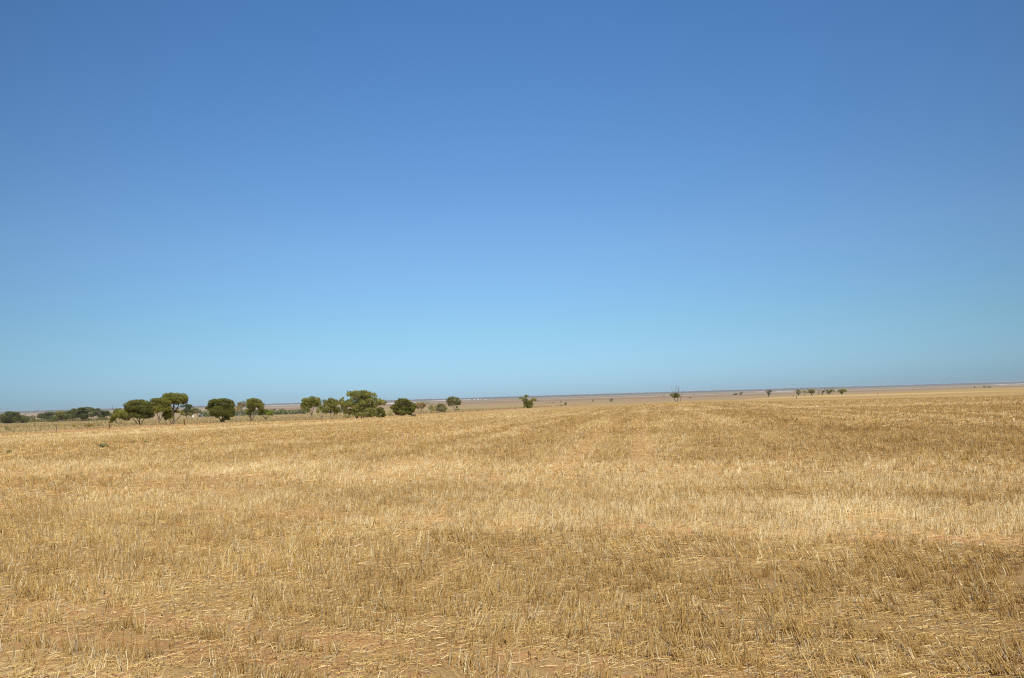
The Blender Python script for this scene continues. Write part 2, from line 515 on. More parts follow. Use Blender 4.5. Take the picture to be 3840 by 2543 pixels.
def litter():
    P, W, C = [], [], []
    for (r0, r1, dens, wid, ln) in ((3.4, 8, 1150, .0040, .055), (8, 16, 480, .0052, .07), (16, 34, 80, .010, .11), (34, 70, 10, .02, .24)):
        x, y = scatter(r0, r1, dens); n = len(x)
        m = fbm(x / .7, y / .7, 101, 2)
        sc = rowcoord(x, y)
        trk = np.zeros(n)
        for c0, w in TRACKS: trk = np.maximum(trk, np.exp(-((sc - c0) / w) ** 2))
        keep = (RNG.random(n) < sstep(.08, .5, m) * (1 - .35 * trk)) & (fence_side(x, y) > 7)
        x, y = x[keep], y[keep]; n = len(x)
        a = np.where(RNG.random(n) < .2, RNG.normal(-.38, .5, n), RNG.uniform(-1.6, 1.6, n))
        l = ln * RNG.gamma(4, .25, n)
        tilt = np.abs(RNG.normal(0, .10, n))
        d = np.stack([np.cos(a), np.sin(a), tilt], 1) * l[:, None]
        b = np.stack([x, y, zf(x, y) + RNG.uniform(.002, .022, n)], 1)
        mid = b + d / 2 + np.stack([RNG.normal(0, .04, n) * l, RNG.normal(0, .04, n) * l, RNG.uniform(0, .004, n)], 1)
        P.append(np.stack([b, mid, b + d], 1)); W.append(wid * RNG.uniform(.6, 1.3, n))
        C.append(straw_colour(tone(x, y) * .4 - .42 + .42 * band(rowcoord(x, y), -5, 9.4, .5) + .85 * (RNG.random(n) < .16), n))
    me = prisms('straw_litter', np.concatenate(P), np.concatenate(W), np.concatenate(C))
    o = link('straw_litter', me, M_LITTER)
    tag(o, 'loose pale straw lying flat between the stubble rows', 'straw', kind='stuff')


def dry_grass():
    P, W, C = [], [], []
    for (r0, r1, dens, wid, hgt) in ((85, 180, 2.6, .05, .26), (180, 420, .62, .11, .30), (420, 820, .17, .22, .32)):
        x, y = scatter(r0, r1, dens); n = len(x)
        fs = fence_side(x, y)
        m = fbm(x / 5, y / 5, 131)
        verge = (fs > -9) & (fs < 6)
        keep = (fs < 5) & (far_side(x, y) > 20) & (RNG.random(n) < np.where(verge, .05, 1) * sstep(.3, .6, m))
        x, y = x[keep], y[keep]; n = len(x)
        v = fbm(x / 25, y / 25, 140)
        h = hgt * RNG.gamma(5, .2, n)
        d = np.stack([RNG.normal(0, .35, n), RNG.normal(0, .35, n), np.ones(n)], 1)
        b = np.stack([x, y, zf(x, y) - .03], 1)
        tip = b + d * h[:, None]; mid = (b + tip) / 2
        green = np.array([.28, .235, .10]); tan = np.array([.47, .35, .165]); red = np.array([.33, .175, .08])
        c = tan + (green - tan) * (sstep(.45, .62, v) * RNG.random(n))[:, None]
        vv = ((fence_side(x, y) > -8) & (RNG.random(n) < .6))[:, None]
        c = np.where(vv, red + (tan - red) * RNG.random(n)[:, None] * .6, c) * RNG.uniform(.7, 1.2, n)[:, None]
        P.append(np.stack([b, mid, tip], 1)); W.append(wid * RNG.uniform(.6, 1.3, n)); C.append(c)
    me = prisms('dry_grass', np.concatenate(P), np.concatenate(W), np.concatenate(C))
    o = link('dry_grass', me, M_GRASS)
    tag(o, 'dry yellow green grass covering the pasture beyond the fence', 'grass', kind='stuff')


stubble(); litter(); dry_grass()


# ------------------------------------------------------------------ trees and shrubs
def tube(bm, pts, r0, r1, seg=6):
    rings = []
    n = len(pts)
    for i, p in enumerate(pts):
        a = Vector(pts[min(i + 1, n - 1)]) - Vector(pts[max(i - 1, 0)]); a.normalize()
        q = a.to_track_quat('Z', 'X'); r = r0 + (r1 - r0) * i / (n - 1)
        rings.append([bm.verts.new(Vector(p) + q @ Vector((math.cos(k * 6.2832 / seg) * r, math.sin(k * 6.2832 / seg) * r, 0))) for k in range(seg)])
    for a, b in zip(rings, rings[1:]):
        for k in range(seg): bm.faces.new((a[k], a[(k + 1) % seg], b[(k + 1) % seg], b[k]))
    bm.faces.new(rings[-1]); bm.faces.new(rings[0][::-1])


def bm_mesh(bm, name):
    me = bpy.data.meshes.new(name); bmesh.ops.recalc_face_normals(bm, faces=bm.faces[:]); bm.to_mesh(me); bm.free(); return me


PAL = {  # leaf pigments: sunny olive, deep green, second tone
    'dark': [(.085, .095, .022), (.060, .078, .020), (.11, .105, .024)],
    'olive': [(.120, .128, .030), (.085, .102, .026), (.150, .148, .036)],
    'green': [(.115, .140, .028), (.075, .100, .024), (.16, .175, .035)],
    'grey': [(.125, .130, .068), (.09, .10, .05), (.16, .16, .09)],
    'brown': [(.17, .135, .045), (.11, .095, .035), (.21, .17, .06)],
    'pale': [(.19, .20, .085), (.14, .155, .065), (.24, .24, .11)],
    'dull': [(.105, .112, .045), (.075, .085, .036), (.135, .135, .055)],
    'far': [(.062, .074, .026), (.048, .062, .024), (.085, .092, .03)],
    'bushy': [(.150, .165, .055), (.110, .130, .045), (.185, .190, .068)],
    'dead': [(.20, .17, .14), (.15, .125, .10), (.25, .21, .17)],
    'bluegreen': [(.085, .105, .055), (.065, .085, .046), (.10, .12, .06)],
}


class Place:
    """turns points traced from the photograph into real positions round one thing standing on the ground"""
    def __init__(s, bx, by, dist=None):
        p, t = hit(bx, by)
        if dist is not None:
            d = ray(bx, by); t = dist / math.hypot(d[0], d[1]); q = d * t
            p = np.array([q[0], q[1], float(zf(q[0:1], q[1:2])[0])])
        s.o = p; s.D = math.hypot(p[0], p[1])
        s.b = np.array([p[0], p[1], 0]) / s.D          # away from the viewer
        s.m = s.D / FPX / abs(np.dot(s.b, FWD))          # metres per point of the photograph
        d0 = ray(bx, by); s.fix = s.o - (np.array([0, 0, EYE]) + d0 * (s.D / math.hypot(d0[0], d0[1])))

    def at(s, px, py, depth=0.0):
        d = ray(px, py); k = s.D / np.dot(d, s.b)
        return np.array([0, 0, EYE]) + d * k + s.b * depth + s.fix - s.o


def leaf_mesh(name, pl, lobes, pal, dens=1.0, leaf=None, spread=.55):
    pts, cols, nrm = [], [], []
    cxm = np.mean([l[0] for l in lobes])
    wid = (max(l[0] + l[2] for l in lobes) - min(l[0] - l[2] for l in lobes)) * pl.m
    lf = leaf or max(.12, pl.D * .00078)
    pc = np.array(PAL[pal])
    if len(lobes) >= 6:                       # loose sprays that roughen the outline
        extra = []
        for l in lobes:
            for _ in range(2):
                if RNG.random() < .75:
                    an = RNG.uniform(-.5, math.pi + .5); q = RNG.uniform(.85, 1.25); z = RNG.uniform(.22, .42)
                    extra.append((l[0] + math.cos(an) * l[2] * q, l[1] - math.sin(an) * l[3] * q, max(1.2, l[2] * z), max(1.0, l[3] * z * RNG.uniform(.7, 1.3))))
        lobes = list(lobes) + extra
    for l in lobes:
        lx, ly, rx, ry = l[:4]
        if rx * pl.m < .02: continue
        half = math.sqrt(max(0.05, 1 - min(1, (2 * (lx - cxm) * pl.m / max(wid, .1)) ** 2))) * wid * .5 * spread
        sides = 2 if half > rx * pl.m * 1.3 else 1
        tone_l = RNG.uniform(.70, 1.28)
        for sd in range(sides):
            dep = RNG.uniform(-half, half) if sides == 1 else RNG.uniform(.15, .9) * half * (1 if sd else -1)
            c = pl.at(lx, ly, dep)
            ax, az = rx * pl.m, ry * pl.m; ay = (ax + az) * .55
            area = 4 * math.pi * ((ax * az + ax * ay + ay * az) / 3)
            n = int(min(3600, max(14, area / (lf * lf * .42) * 1.5 * dens)))
            u = RNG.normal(size=(n, 3)); u /= np.linalg.norm(u, axis=1)[:, None]
            # ragged clumps instead of a smooth ball
            k = RNG.normal(size=(7, 3)); k /= np.linalg.norm(k, axis=1)[:, None]
            lump = np.max(u @ k.T, axis=1)
            rad = (.70 + .42 * np.clip((lump - .2) / .8, 0, 1)) * RNG.uniform(.62, 1.05, n) ** .8
            p = c + u * rad[:, None] * np.array([ax, ay, az])
            # local x is across the line of sight: rotate offsets so that ax lies across it
            off = u * rad[:, None] * np.array([ax, ay, az])
            across = np.array([pl.b[1], -pl.b[0], 0])
            p = c + off[:, :1] * across + off[:, 1:2] * pl.b + off[:, 2:3] * np.array([0, 0, 1.])
            kp = lump > (RNG.uniform(.08, .46) if n > 30 else -2)
            p = p[kp]; un = off[:, :1] * across / ax ** 2 + off[:, 1:2] * pl.b / ay ** 2 + off[:, 2:3] * np.array([0, 0, 1.]) / az ** 2
            un = un[kp]; nrm.append(un / (np.linalg.norm(un, axis=1)[:, None] + 1e-9)); pts.append(p)
            w = RNG.random((len(p), 1)); ci = pc[RNG.integers(0, 3, len(p))]
            cols.append(np.clip((ci * w + pc[0] * (1 - w)) * tone_l * RNG.uniform(.72, 1.28, (len(p), 1)), .015, .5))
    P = np.concatenate(pts); C = np.concatenate(cols); n = len(P)
    nn = np.concatenate(nrm) * .75 + RNG.normal(size=(n, 3)) * .5; nn /= np.linalg.norm(nn, axis=1)[:, None]
    ax = RNG.normal(size=(n, 3)) - np.array([0, 0, .6]); ax -= (ax * nn).sum(1)[:, None] * nn; ax /= np.linalg.norm(ax, axis=1)[:, None]
    nb = np.cross(nn, ax)
    ln = lf * RNG.uniform(.6, 1.35, n)[:, None]; wd = lf * .36 * RNG.uniform(.6, 1.3, n)[:, None]
    V = np.stack([P - ax * ln * .5, P + nb * wd * .5 + nn * wd * .18, P + ax * ln * .5, P - nb * wd * .5 + nn * wd * .18], 1).reshape(-1, 3)
    F = np.arange(n * 4).reshape(-1, 4)
    return np_mesh(name, V, F, np.repeat(C, 4, 0))


def limb_mesh(pl, limbs, r0, depthamp=.25):
    bm = bmesh.new()
    rnd = random.Random(int(pl.o[0] * 10) & 0xffff)
    for li, limb in enumerate(limbs):
        w = 1.0
        if isinstance(limb[0], (int, float)): w, limb = limb[0], limb[1:]
        h0 = limb[0]
        slope = rnd.uniform(-1, 1) * depthamp
        pts = []
        for i, (a, b) in enumerate(limb):
            up = max(0, (h0[1] - b)) * pl.m
            root = 0 if li == 0 or True else 0
            pts.append(pl.at(a, b, slope * up * (0.3 if i == 1 else 1)))
        if limb[0][1] >= max(q[1] for l in limbs for q in (l[1:] if isinstance(l[0], (int, float)) else l)) - 6:
            pts[0] = pts[0] - np.array([0, 0, .25])
        # extra points for a smoother run
        q = [pts[0]]
        for a, b in zip(pts, pts[1:]):
            jit = np.array([rnd.uniform(-1, 1), rnd.uniform(-1, 1), 0]) * np.linalg.norm(b - a) * .05
            q += [(a + b) / 2 + jit, b]
        tube(bm, q, r0 * w, r0 * w * .42, 6)
    return bm_mesh(bm, 'trunk')


def tree(name, label, cat, group, base, lobes, limbs, pal='olive', dens=1.0, trunk_px=None, bark=None, dist=None, leaf=None, crown='crown', spread=.55):
    if group == FARG and pal not in ('dead',): dens *= 1.6; pal = 'far' if pal in ('dark', 'dull') else pal
    pl = Place(base[0], base[1], dist)
    root = empty(name, pl.o, label, cat, group)
    if limbs:
        tp = (trunk_px or 2.2) * pl.m * .62
        link('trunk' if cat == 'tree' else 'stem', limb_mesh(pl, limbs, tp), bark or M_BARK, root)
    if lobes:
        link(crown if cat == 'tree' else 'foliage', leaf_mesh(crown, pl, lobes, pal, dens, leaf, spread), M_LEAF, root)
    return root


ROWG = 'mallee trees along the paddock fence'
FARG = 'trees across the far pasture'
RIDG = 'trees on the rise to the right'

T = tree
# --- along the fence, from the left
T('mallee_tree', 'low leaning mallee with pale slanting stems beside the thick red fence post', 'tree', ROWG, (449, 1595),
  [(434, 1543, 7, 8), (452, 1548, 14, 11), (470, 1551, 15, 12), (484, 1559, 12, 9), (440, 1557, 13, 9), (428, 1560, 9, 9), (462, 1562, 14, 8), (422, 1571, 7, 9), (476, 1571, 10, 5), (417, 1580, 4, 5)],
  [(1.1, (449, 1595), (436, 1583), (420, 1566)), (.8, (449, 1595), (450, 1578), (448, 1562)), (.7, (454, 1594), (456, 1578), (462, 1564)), (.6, (447, 1593), (431, 1574), (428, 1560))], 'olive', 1.1, 2.2, M_PALEBARK)
T('mallee_tree', 'wide dark dome crowned mallee with four spreading stems', 'tree', ROWG, (524, 1594),
  [(480, 1520, 13, 9), (495, 1514, 14, 10), (512, 1510, 16, 9), (528, 1508, 13, 8), (545, 1512, 13, 8), (556, 1518, 9, 9), (500, 1528, 22, 12), (525, 1525, 25, 13), (548, 1530, 16, 12), (560, 1540, 14, 10), (490, 1538, 16, 10), (515, 1545, 20, 12), (540, 1548, 20, 12), (566, 1556, 11, 9), (502, 1555, 14, 10), (528, 1560, 18, 8), (550, 1562, 14, 7), (520, 1550, 22, 11), (500, 1540, 20, 12), (545, 1540, 18, 12), (520, 1538, 22, 12), (478, 1530, 9, 10)],
  [(1.0, (524, 1594), (523, 1575), (520, 1555)), (.9, (521, 1595), (511, 1584), (497, 1568), (488, 1556)), (.8, (526, 1593), (534, 1580), (546, 1566)), (.7, (523, 1586), (515, 1572), (510, 1556))], 'dark', 1.5, 3.0, spread=.45)
T('mallee_tree', 'open mallee with forked trunk leaning into the tallest fence line tree', 'tree', ROWG, (598, 1593),
  [(574, 1504, 9, 8), (585, 1501, 11, 7), (598, 1500, 11, 7), (610, 1503, 11, 9), (622, 1509, 12, 9), (632, 1511, 9, 9), (578, 1514, 11, 8), (608, 1515, 12, 8), (622, 1524, 14, 9), (630, 1533, 10, 9), (575, 1522, 7, 6), (600, 1537, 14, 7), (588, 1540, 10, 7), (615, 1536, 11, 8), (584, 1545, 6, 5), (590, 1515, 16, 9), (615, 1522, 14, 9), (600, 1525, 13, 8), (586, 1530, 9, 7), (628, 1518, 12, 9), (612, 1510, 14, 9)],
  [(1.0, (598, 1593), (598, 1577), (592, 1560), (586, 1543), (582, 1525)), (.8, (598, 1580), (606, 1568), (611, 1552), (614, 1535)), (.5, (597, 1592), (593, 1583), (594, 1570)), (.5, (597, 1575), (600, 1555), (602, 1530))], 'olive', 1.0, 2.8)
T('mallee_tree', 'tallest fence line mallee with high rounded crown and bare curved side limbs', 'tree', ROWG, (652, 1591),
  [(620, 1486, 9, 9), (632, 1482, 10, 7), (645, 1481, 11, 7), (663, 1480, 10, 7), (685, 1484, 12, 8), (696, 1492, 9, 10), (610, 1495, 8, 6), (635, 1493, 14, 9), (655, 1493, 15, 10), (675, 1494, 15, 10), (692, 1502, 10, 7), (645, 1503, 10, 6), (668, 1506, 12, 6), (684, 1508, 8, 5),
   (632, 1545, 12, 10), (625, 1556, 14, 10), (633, 1562, 12, 8), (640, 1552, 8, 8), (622, 1570, 5, 5), (662, 1543, 8, 5), (670, 1544, 6, 4), (665, 1532, 5, 3), (686, 1552, 7, 5), (680, 1545, 4, 4), (665, 1500, 24, 9), (625, 1497, 14, 9), (690, 1496, 12, 10), (630, 1552, 13, 11), (640, 1508, 12, 6), (662, 1512, 10, 6), (625, 1505, 10, 7), (690, 1508, 10, 7), (650, 1501, 22, 8), (672, 1504, 14, 8)],
  [(1.2, (652, 1591), (651, 1565), (652, 1540), (650, 1518), (648, 1500)), (.7, (652, 1548), (643, 1528), (636, 1512), (630, 1495)), (.75, (652, 1550), (665, 1530), (673, 1513), (680, 1498)), (.55, (651, 1590), (641, 1586), (636, 1573), (634, 1558)), (.6, (654, 1583), (666, 1570), (678, 1556), (688, 1546)), (.4, (653, 1530), (656, 1515), (660, 1500))], 'olive', 1.05, 4.4)
T('mallee_tree', 'squat dense dark mallee with foliage hanging low round a short trunk', 'tree', ROWG, (833, 1584),
  [(795, 1508, 11, 8), (812, 1504, 14, 7), (830, 1502, 16, 7), (848, 1503, 14, 7), (862, 1509, 11, 8), (872, 1518, 8, 10), (790, 1520, 10, 10), (810, 1516, 17, 10), (838, 1515, 22, 10), (862, 1524, 14, 11), (776, 1530, 6, 5), (788, 1534, 8, 7), (800, 1538, 13, 12), (825, 1530, 22, 10), (850, 1538, 18, 12), (870, 1540, 10, 12), (798, 1552, 9, 8), (815, 1550, 12, 9), (840, 1553, 16, 9), (862, 1556, 12, 8), (850, 1568, 9, 6), (838, 1572, 7, 5), (815, 1562, 7, 5), (858, 1571, 5, 4), (825, 1545, 24, 12), (850, 1548, 18, 12), (805, 1545, 14, 12)],
  [(1.0, (833, 1584), (826, 1573), (815, 1558)), (1.0, (833, 1584), (834, 1568), (838, 1550)), (.9, (835, 1583), (846, 1570), (858, 1556))], 'dark', 1.3, 4.0)
T('dying_tree', 'thin half bare tree with yellow brown leaves and grey stems', 'tree', ROWG, (896, 1582),
  [(899, 1513, 6, 5), (912, 1508, 8, 5), (905, 1520, 10, 7), (915, 1521, 8, 6), (898, 1530, 8, 6), (887, 1534, 6, 9)],
  [(1.0, (896, 1582), (895, 1562), (900, 1542), (912, 1528)), (.7, (897, 1567), (903, 1548), (903, 1530)), (.6, (895, 1562), (893, 1545), (890, 1534)), (.5, (900, 1543), (906, 1530), (910, 1512))], 'brown', .75, 2.4, M_PALEBARK)
T('mallee_tree', 'upright mallee with arching crown open in the middle behind a thin red post', 'tree', ROWG, (942, 1579),
  [(932, 1503, 8, 7), (943, 1500, 9, 6), (957, 1500, 10, 6), (968, 1504, 8, 7), (930, 1513, 7, 8), (943, 1512, 10, 9), (960, 1510, 12, 8), (975, 1514, 9, 9), (984, 1522, 7, 9), (978, 1530, 9, 9), (930, 1524, 6, 6), (940, 1525, 7, 7), (982, 1537, 7, 6), (972, 1540, 8, 6), (950, 1539, 9, 5), (925, 1540, 5, 6), (930, 1550, 6, 6), (933, 1545, 8, 7), (945, 1518, 12, 8), (960, 1518, 12, 7), (935, 1512, 9, 10), (970, 1522, 9, 8), (952, 1530, 7, 5), (940, 1532, 8, 7)],
  [(1.0, (942, 1579), (940, 1560), (939, 1543), (936, 1526), (940, 1510)), (.9, (945, 1578), (952, 1562), (962, 1547), (970, 1533), (976, 1518)), (.6, (941, 1570), (931, 1560), (928, 1548)), (.6, (945, 1574), (949, 1556), (954, 1535), (962, 1515)), (.5, (940, 1550), (948, 1533), (950, 1518))], 'olive', 1.1, 3.6)
T('mallee_tree', 'small low spreading mallee right of the arching crowned tree', 'tree', ROWG, (996, 1578),
  [(985, 1543, 9, 6), (997, 1540, 11, 6), (1012, 1545, 9, 7), (1019, 1553, 6, 6), (990, 1550, 12, 6), (1006, 1551, 10, 6), (976, 1553, 6, 5)],
  [(1.0, (996, 1578), (997, 1570), (986, 1561), (978, 1555)), (.8, (997, 1570), (1008, 1561), (1014, 1552)), (.6, (995, 1578), (993, 1578), (991, 1577)), (.5, (997, 1571), (996, 1560), (997, 1548))], 'green', 1.0, 2.6)
T('mallee_tree', 'tall umbrella crowned mallee with three stems forking low and a drooping left side', 'tree', ROWG, (1169, 1574),
  [(1144, 1499, 8, 7), (1155, 1498, 9, 6), (1170, 1493, 12, 6), (1188, 1497, 9, 7), (1199, 1504, 7, 9), (1140, 1507, 8, 8), (1155, 1506, 11, 7), (1172, 1502, 12, 6), (1190, 1508, 10, 8), (1152, 1515, 8, 6), (1196, 1518, 8, 7), (1186, 1522, 8, 5), (1173, 1514, 7, 6), (1135, 1518, 8, 6), (1145, 1524, 10, 7), (1132, 1527, 5, 6), (1152, 1532, 9, 7), (1140, 1537, 6, 5), (1137, 1545, 3, 4), (1157, 1541, 6, 5), (1165, 1525, 7, 6), (1165, 1510, 17, 8), (1150, 1512, 14, 8), (1182, 1511, 13, 9), (1170, 1518, 12, 6)],
  [(1.0, (1169, 1574), (1169.5, 1559), (1162, 1549), (1156, 1540)), (.8, (1169.5, 1560), (1173, 1542), (1176, 1525), (1184, 1508)), (.7, (1168.5, 1557), (1166, 1538), (1165, 1515))], 'olive', 1.0, 2.9)
T('mallee_tree', 'slight young mallee with a rounded crown between two umbrella crowned trees', 'tree', ROWG, (1207, 1573),
  [(1210, 1521, 9, 5), (1216, 1528, 9, 8), (1210, 1536, 10, 8), (1195, 1535, 7, 8), (1192, 1545, 5, 5), (1220, 1540, 7, 6), (1222, 1548, 5, 4), (1200, 1528, 6, 5)],
  [(1.0, (1207, 1573), (1210, 1558), (1210, 1542)), (.6, (1207, 1566), (1202, 1552), (1197, 1540)), (.4, (1206, 1570), (1200, 1560), (1197, 1553))], 'green', 1.0, 2.0)
T('mallee_tree', 'mallee with a dark drooping clump on its right side', 'tree', ROWG, (1243, 1573),
  [(1217, 1503, 8, 5), (1222, 1510, 10, 8), (1239, 1498, 9, 6), (1245, 1505, 10, 7), (1260, 1504, 8, 6), (1262, 1512, 7, 7), (1230, 1518, 10, 5), (1240, 1523, 10, 6), (1247, 1520, 9, 6), (1232, 1530, 7, 6), (1246, 1532, 9, 5), (1228, 1543, 5, 5), (1262, 1532, 10, 8), (1258, 1540, 8, 8), (1266, 1538, 7, 8), (1260, 1550, 6, 5), (1240, 1512, 16, 9), (1255, 1516, 10, 8), (1228, 1511, 12, 8)],
  [(1.0, (1243, 1573), (1240, 1555), (1239, 1540), (1232, 1520)), (.6, (1244, 1573), (1250, 1560), (1257, 1550), (1262, 1535)), (.5, (1240, 1550), (1250, 1532), (1256, 1518)), (.4, (1244, 1573), (1254, 1563), (1262, 1556))], 'olive', 1.05, 2.6)
T('eucalyptus_tree', 'largest tree of the fence row with wide ragged many branched crown', 'tree', ROWG, (1345, 1568),
  [(1305, 1478, 6, 9), (1286, 1494, 4, 5), (1330, 1475, 12, 9), (1322, 1484, 9, 10), (1334, 1468, 9, 4), (1355, 1475, 14, 8), (1364, 1469, 12, 5), (1348, 1485, 12, 9), (1384, 1473, 8, 5), (1400, 1479, 8, 6), (1408, 1485, 5, 6), (1380, 1482, 12, 9), (1368, 1490, 14, 9), (1392, 1492, 8, 6), (1352, 1498, 12, 7), (1372, 1503, 14, 8), (1395, 1500, 5, 4),
   (1275, 1508, 10, 7), (1285, 1506, 8, 6), (1296, 1512, 10, 8), (1310, 1503, 9, 6), (1318, 1510, 12, 7), (1290, 1520, 12, 6), (1312, 1518, 14, 7), (1340, 1516, 16, 8), (1330, 1524, 16, 7), (1422, 1503, 11, 8), (1432, 1510, 12, 8), (1415, 1514, 14, 8), (1440, 1515, 7, 5), (1400, 1512, 10, 8), (1392, 1524, 13, 9), (1405, 1522, 10, 7),
   (1360, 1525, 15, 10), (1375, 1520, 12, 10), (1360, 1540, 14, 9), (1345, 1532, 12, 8), (1380, 1538, 12, 10), (1298, 1537, 7, 9), (1294, 1548, 6, 6), (1313, 1538, 7, 6), (1365, 1555, 12, 8), (1380, 1558, 10, 7), (1392, 1560, 8, 5), (1352, 1550, 8, 6), (1325, 1545, 14, 9), (1340, 1553, 12, 8), (1310, 1550, 8, 6), (1332, 1537, 14, 8), (1395, 1545, 12, 10), (1408, 1536, 10, 8), (1372, 1480, 14, 8), (1340, 1484, 12, 9), (1362, 1512, 16, 9), (1355, 1505, 20, 10), (1325, 1496, 12, 9), (1385, 1500, 16, 10), (1408, 1497, 9, 6), (1305, 1512, 14, 8), (1285, 1514, 12, 8), (1300, 1520, 12, 8), (1280, 1500, 6, 5), (1435, 1507, 12, 8), (1292, 1530, 9, 7), (1315, 1475, 7, 7)],
  [(1.0, (1340, 1568), (1343, 1548), (1350, 1530), (1352, 1508), (1350, 1485)), (.9, (1337, 1568), (1339, 1552), (1330, 1537), (1318, 1525), (1300, 1515), (1280, 1510)), (.5, (1336, 1564), (1328, 1556), (1326, 1548)), (.9, (1354, 1568), (1356, 1546), (1366, 1525), (1374, 1503), (1384, 1485)), (.7, (1358, 1550), (1380, 1532), (1402, 1520), (1425, 1508)), (.5, (1350, 1530), (1335, 1510), (1325, 1490), (1308, 1480)), (.7, (1361, 1568), (1364, 1552), (1372, 1535))], 'bushy', 1.15, 4.5, spread=.42)
T('spreading_shrub', 'broad dark shrub under the right edge of the largest tree', 'shrub', None, (1425, 1567),
  [(1425, 1535, 12, 8), (1432, 1545, 11, 9), (1440, 1555, 7, 8), (1412, 1550, 12, 9), (1400, 1555, 10, 8), (1420, 1560, 10, 6), (1435, 1561, 8, 4)],
  [(1.0, (1425, 1567), (1422, 1552), (1415, 1540)), (.8, (1427, 1567), (1433, 1552), (1436, 1540))], 'dark', 1.3, 2.2)
T('saltbush', 'low pale grey bush at the left foot of the largest tree', 'shrub', None, (1305, 1569),
  [(1300, 1560, 12, 6), (1315, 1558, 9, 5), (1292, 1563, 6, 4), (1308, 1564, 10, 4)], [(1.0, (1305, 1569), (1304, 1562), (1300, 1557))], 'pale', .8, 1.5)
T('dense_bush_tree', 'round dark green tree with foliage down to the red ground', 'tree', ROWG, (1503, 1559),
  [(1509, 1499, 8, 5), (1500, 1503, 11, 7), (1518, 1501, 11, 7), (1530, 1508, 9, 8), (1490, 1508, 9, 7), (1508, 1512, 18, 10), (1528, 1515, 11, 10), (1548, 1518, 9, 8), (1556, 1524, 6, 9), (1482, 1522, 10, 8), (1472, 1528, 8, 8), (1490, 1528, 15, 10), (1510, 1530, 18, 10), (1530, 1530, 14, 10), (1548, 1532, 10, 9), (1485, 1540, 12, 8), (1505, 1545, 15, 9), (1525, 1545, 13, 9), (1545, 1540, 10, 8), (1490, 1550, 9, 6), (1512, 1553, 12, 5), (1535, 1547, 10, 6), (1538, 1554, 6, 4)],
  [(1.0, (1503, 1559), (1503, 1545), (1500, 1530)), (.9, (1510, 1559), (1515, 1545), (1525, 1530)), (.7, (1498, 1559), (1490, 1545), (1484, 1535))], 'dark', 1.35, 3.2)
T('young_shrub', 'thin yellow green shrub at the left of the round dark tree', 'shrub', None, (1465, 1561),
  [(1463, 1548, 7, 7), (1468, 1541, 7, 7), (1462, 1555, 6, 4)], [(1.0, (1465, 1561), (1465, 1552), (1467, 1543))], 'pale', .8, 1.3)
T('mallee_tree', 'small olive brown tree with two thin stems right of the round dark tree', 'tree', ROWG, (1578, 1554),
  [(1572, 1514, 9, 5), (1584, 1513, 8, 4), (1569, 1521, 8, 7), (1582, 1521, 10, 7), (1591, 1518, 6, 5), (1584, 1529, 7, 4), (1567, 1530, 5, 4), (1593, 1522, 4, 4)],
  [(.9, (1577, 1554), (1576, 1540), (1572, 1525)), (1.0, (1578.5, 1554), (1580, 1540), (1584, 1524))], 'brown', 1.0, 1.9)
T('mallee_tree', 'pale green slender tree with a single thin stem', 'tree', ROWG, (1617, 1551),
  [(1616, 1521, 8, 4), (1624, 1522, 7, 5), (1613, 1528, 7, 6), (1626, 1530, 7, 6), (1611, 1534, 5, 5), (1620, 1533, 6, 5), (1629, 1539, 4, 5)],
  [(1.0, (1617, 1551), (1617.5, 1538), (1618, 1525)), (.6, (1618, 1545), (1623, 1536), (1627, 1530))], 'pale', .85, 1.7)
T('mallee_tree', 'grey green bushy tree of many stems beside the pale slender tree', 'tree', ROWG, (1654, 1548),
  [(1650, 1517, 8, 4), (1643, 1521, 6, 4), (1658, 1519, 5, 4), (1667, 1522, 5, 4), (1640, 1528, 8, 6), (1652, 1527, 10, 7), (1666, 1530, 9, 7), (1674, 1532, 5, 5), (1642, 1537, 7, 6), (1655, 1538, 9, 6), (1667, 1540, 7, 5)],
  [(1.0, (1654, 1548), (1654, 1537), (1652, 1524)), (.8, (1653, 1548), (1645, 1537), (1640, 1528)), (.8, (1656, 1548), (1664, 1538), (1668, 1526)), (.5, (1667, 1549), (1667, 1540))], 'grey', 1.0, 1.8)
T('mallee_tree', 'neat round topped tree on twin pale stems at the open end of the row', 'tree', ROWG, (1705, 1545),
  [(1685, 1495, 6, 5), (1694, 1492, 6, 4), (1701, 1491, 7, 4), (1714, 1495, 7, 5), (1679, 1502, 6, 7), (1690, 1502, 9, 7), (1705, 1500, 11, 8), (1718, 1504, 8, 7), (1724, 1508, 5, 7), (1681, 1511, 6, 6), (1693, 1511, 10, 7), (1712, 1513, 11, 7), (1722, 1515, 5, 5), (1686, 1519, 6, 5), (1697, 1520, 7, 4), (1714, 1527, 4, 4), (1710, 1536, 5, 2), (1719, 1536, 4, 3)],
  [(1.0, (1705, 1545), (1701, 1531), (1696, 1520), (1690, 1508)), (1.0, (1705.5, 1545), (1705, 1530), (1708, 1515), (1712, 1502)), (.4, (1705.5, 1540), (1712, 1534), (1716, 1527))], 'grey', 1.0, 2.2, M_PALEBARK)
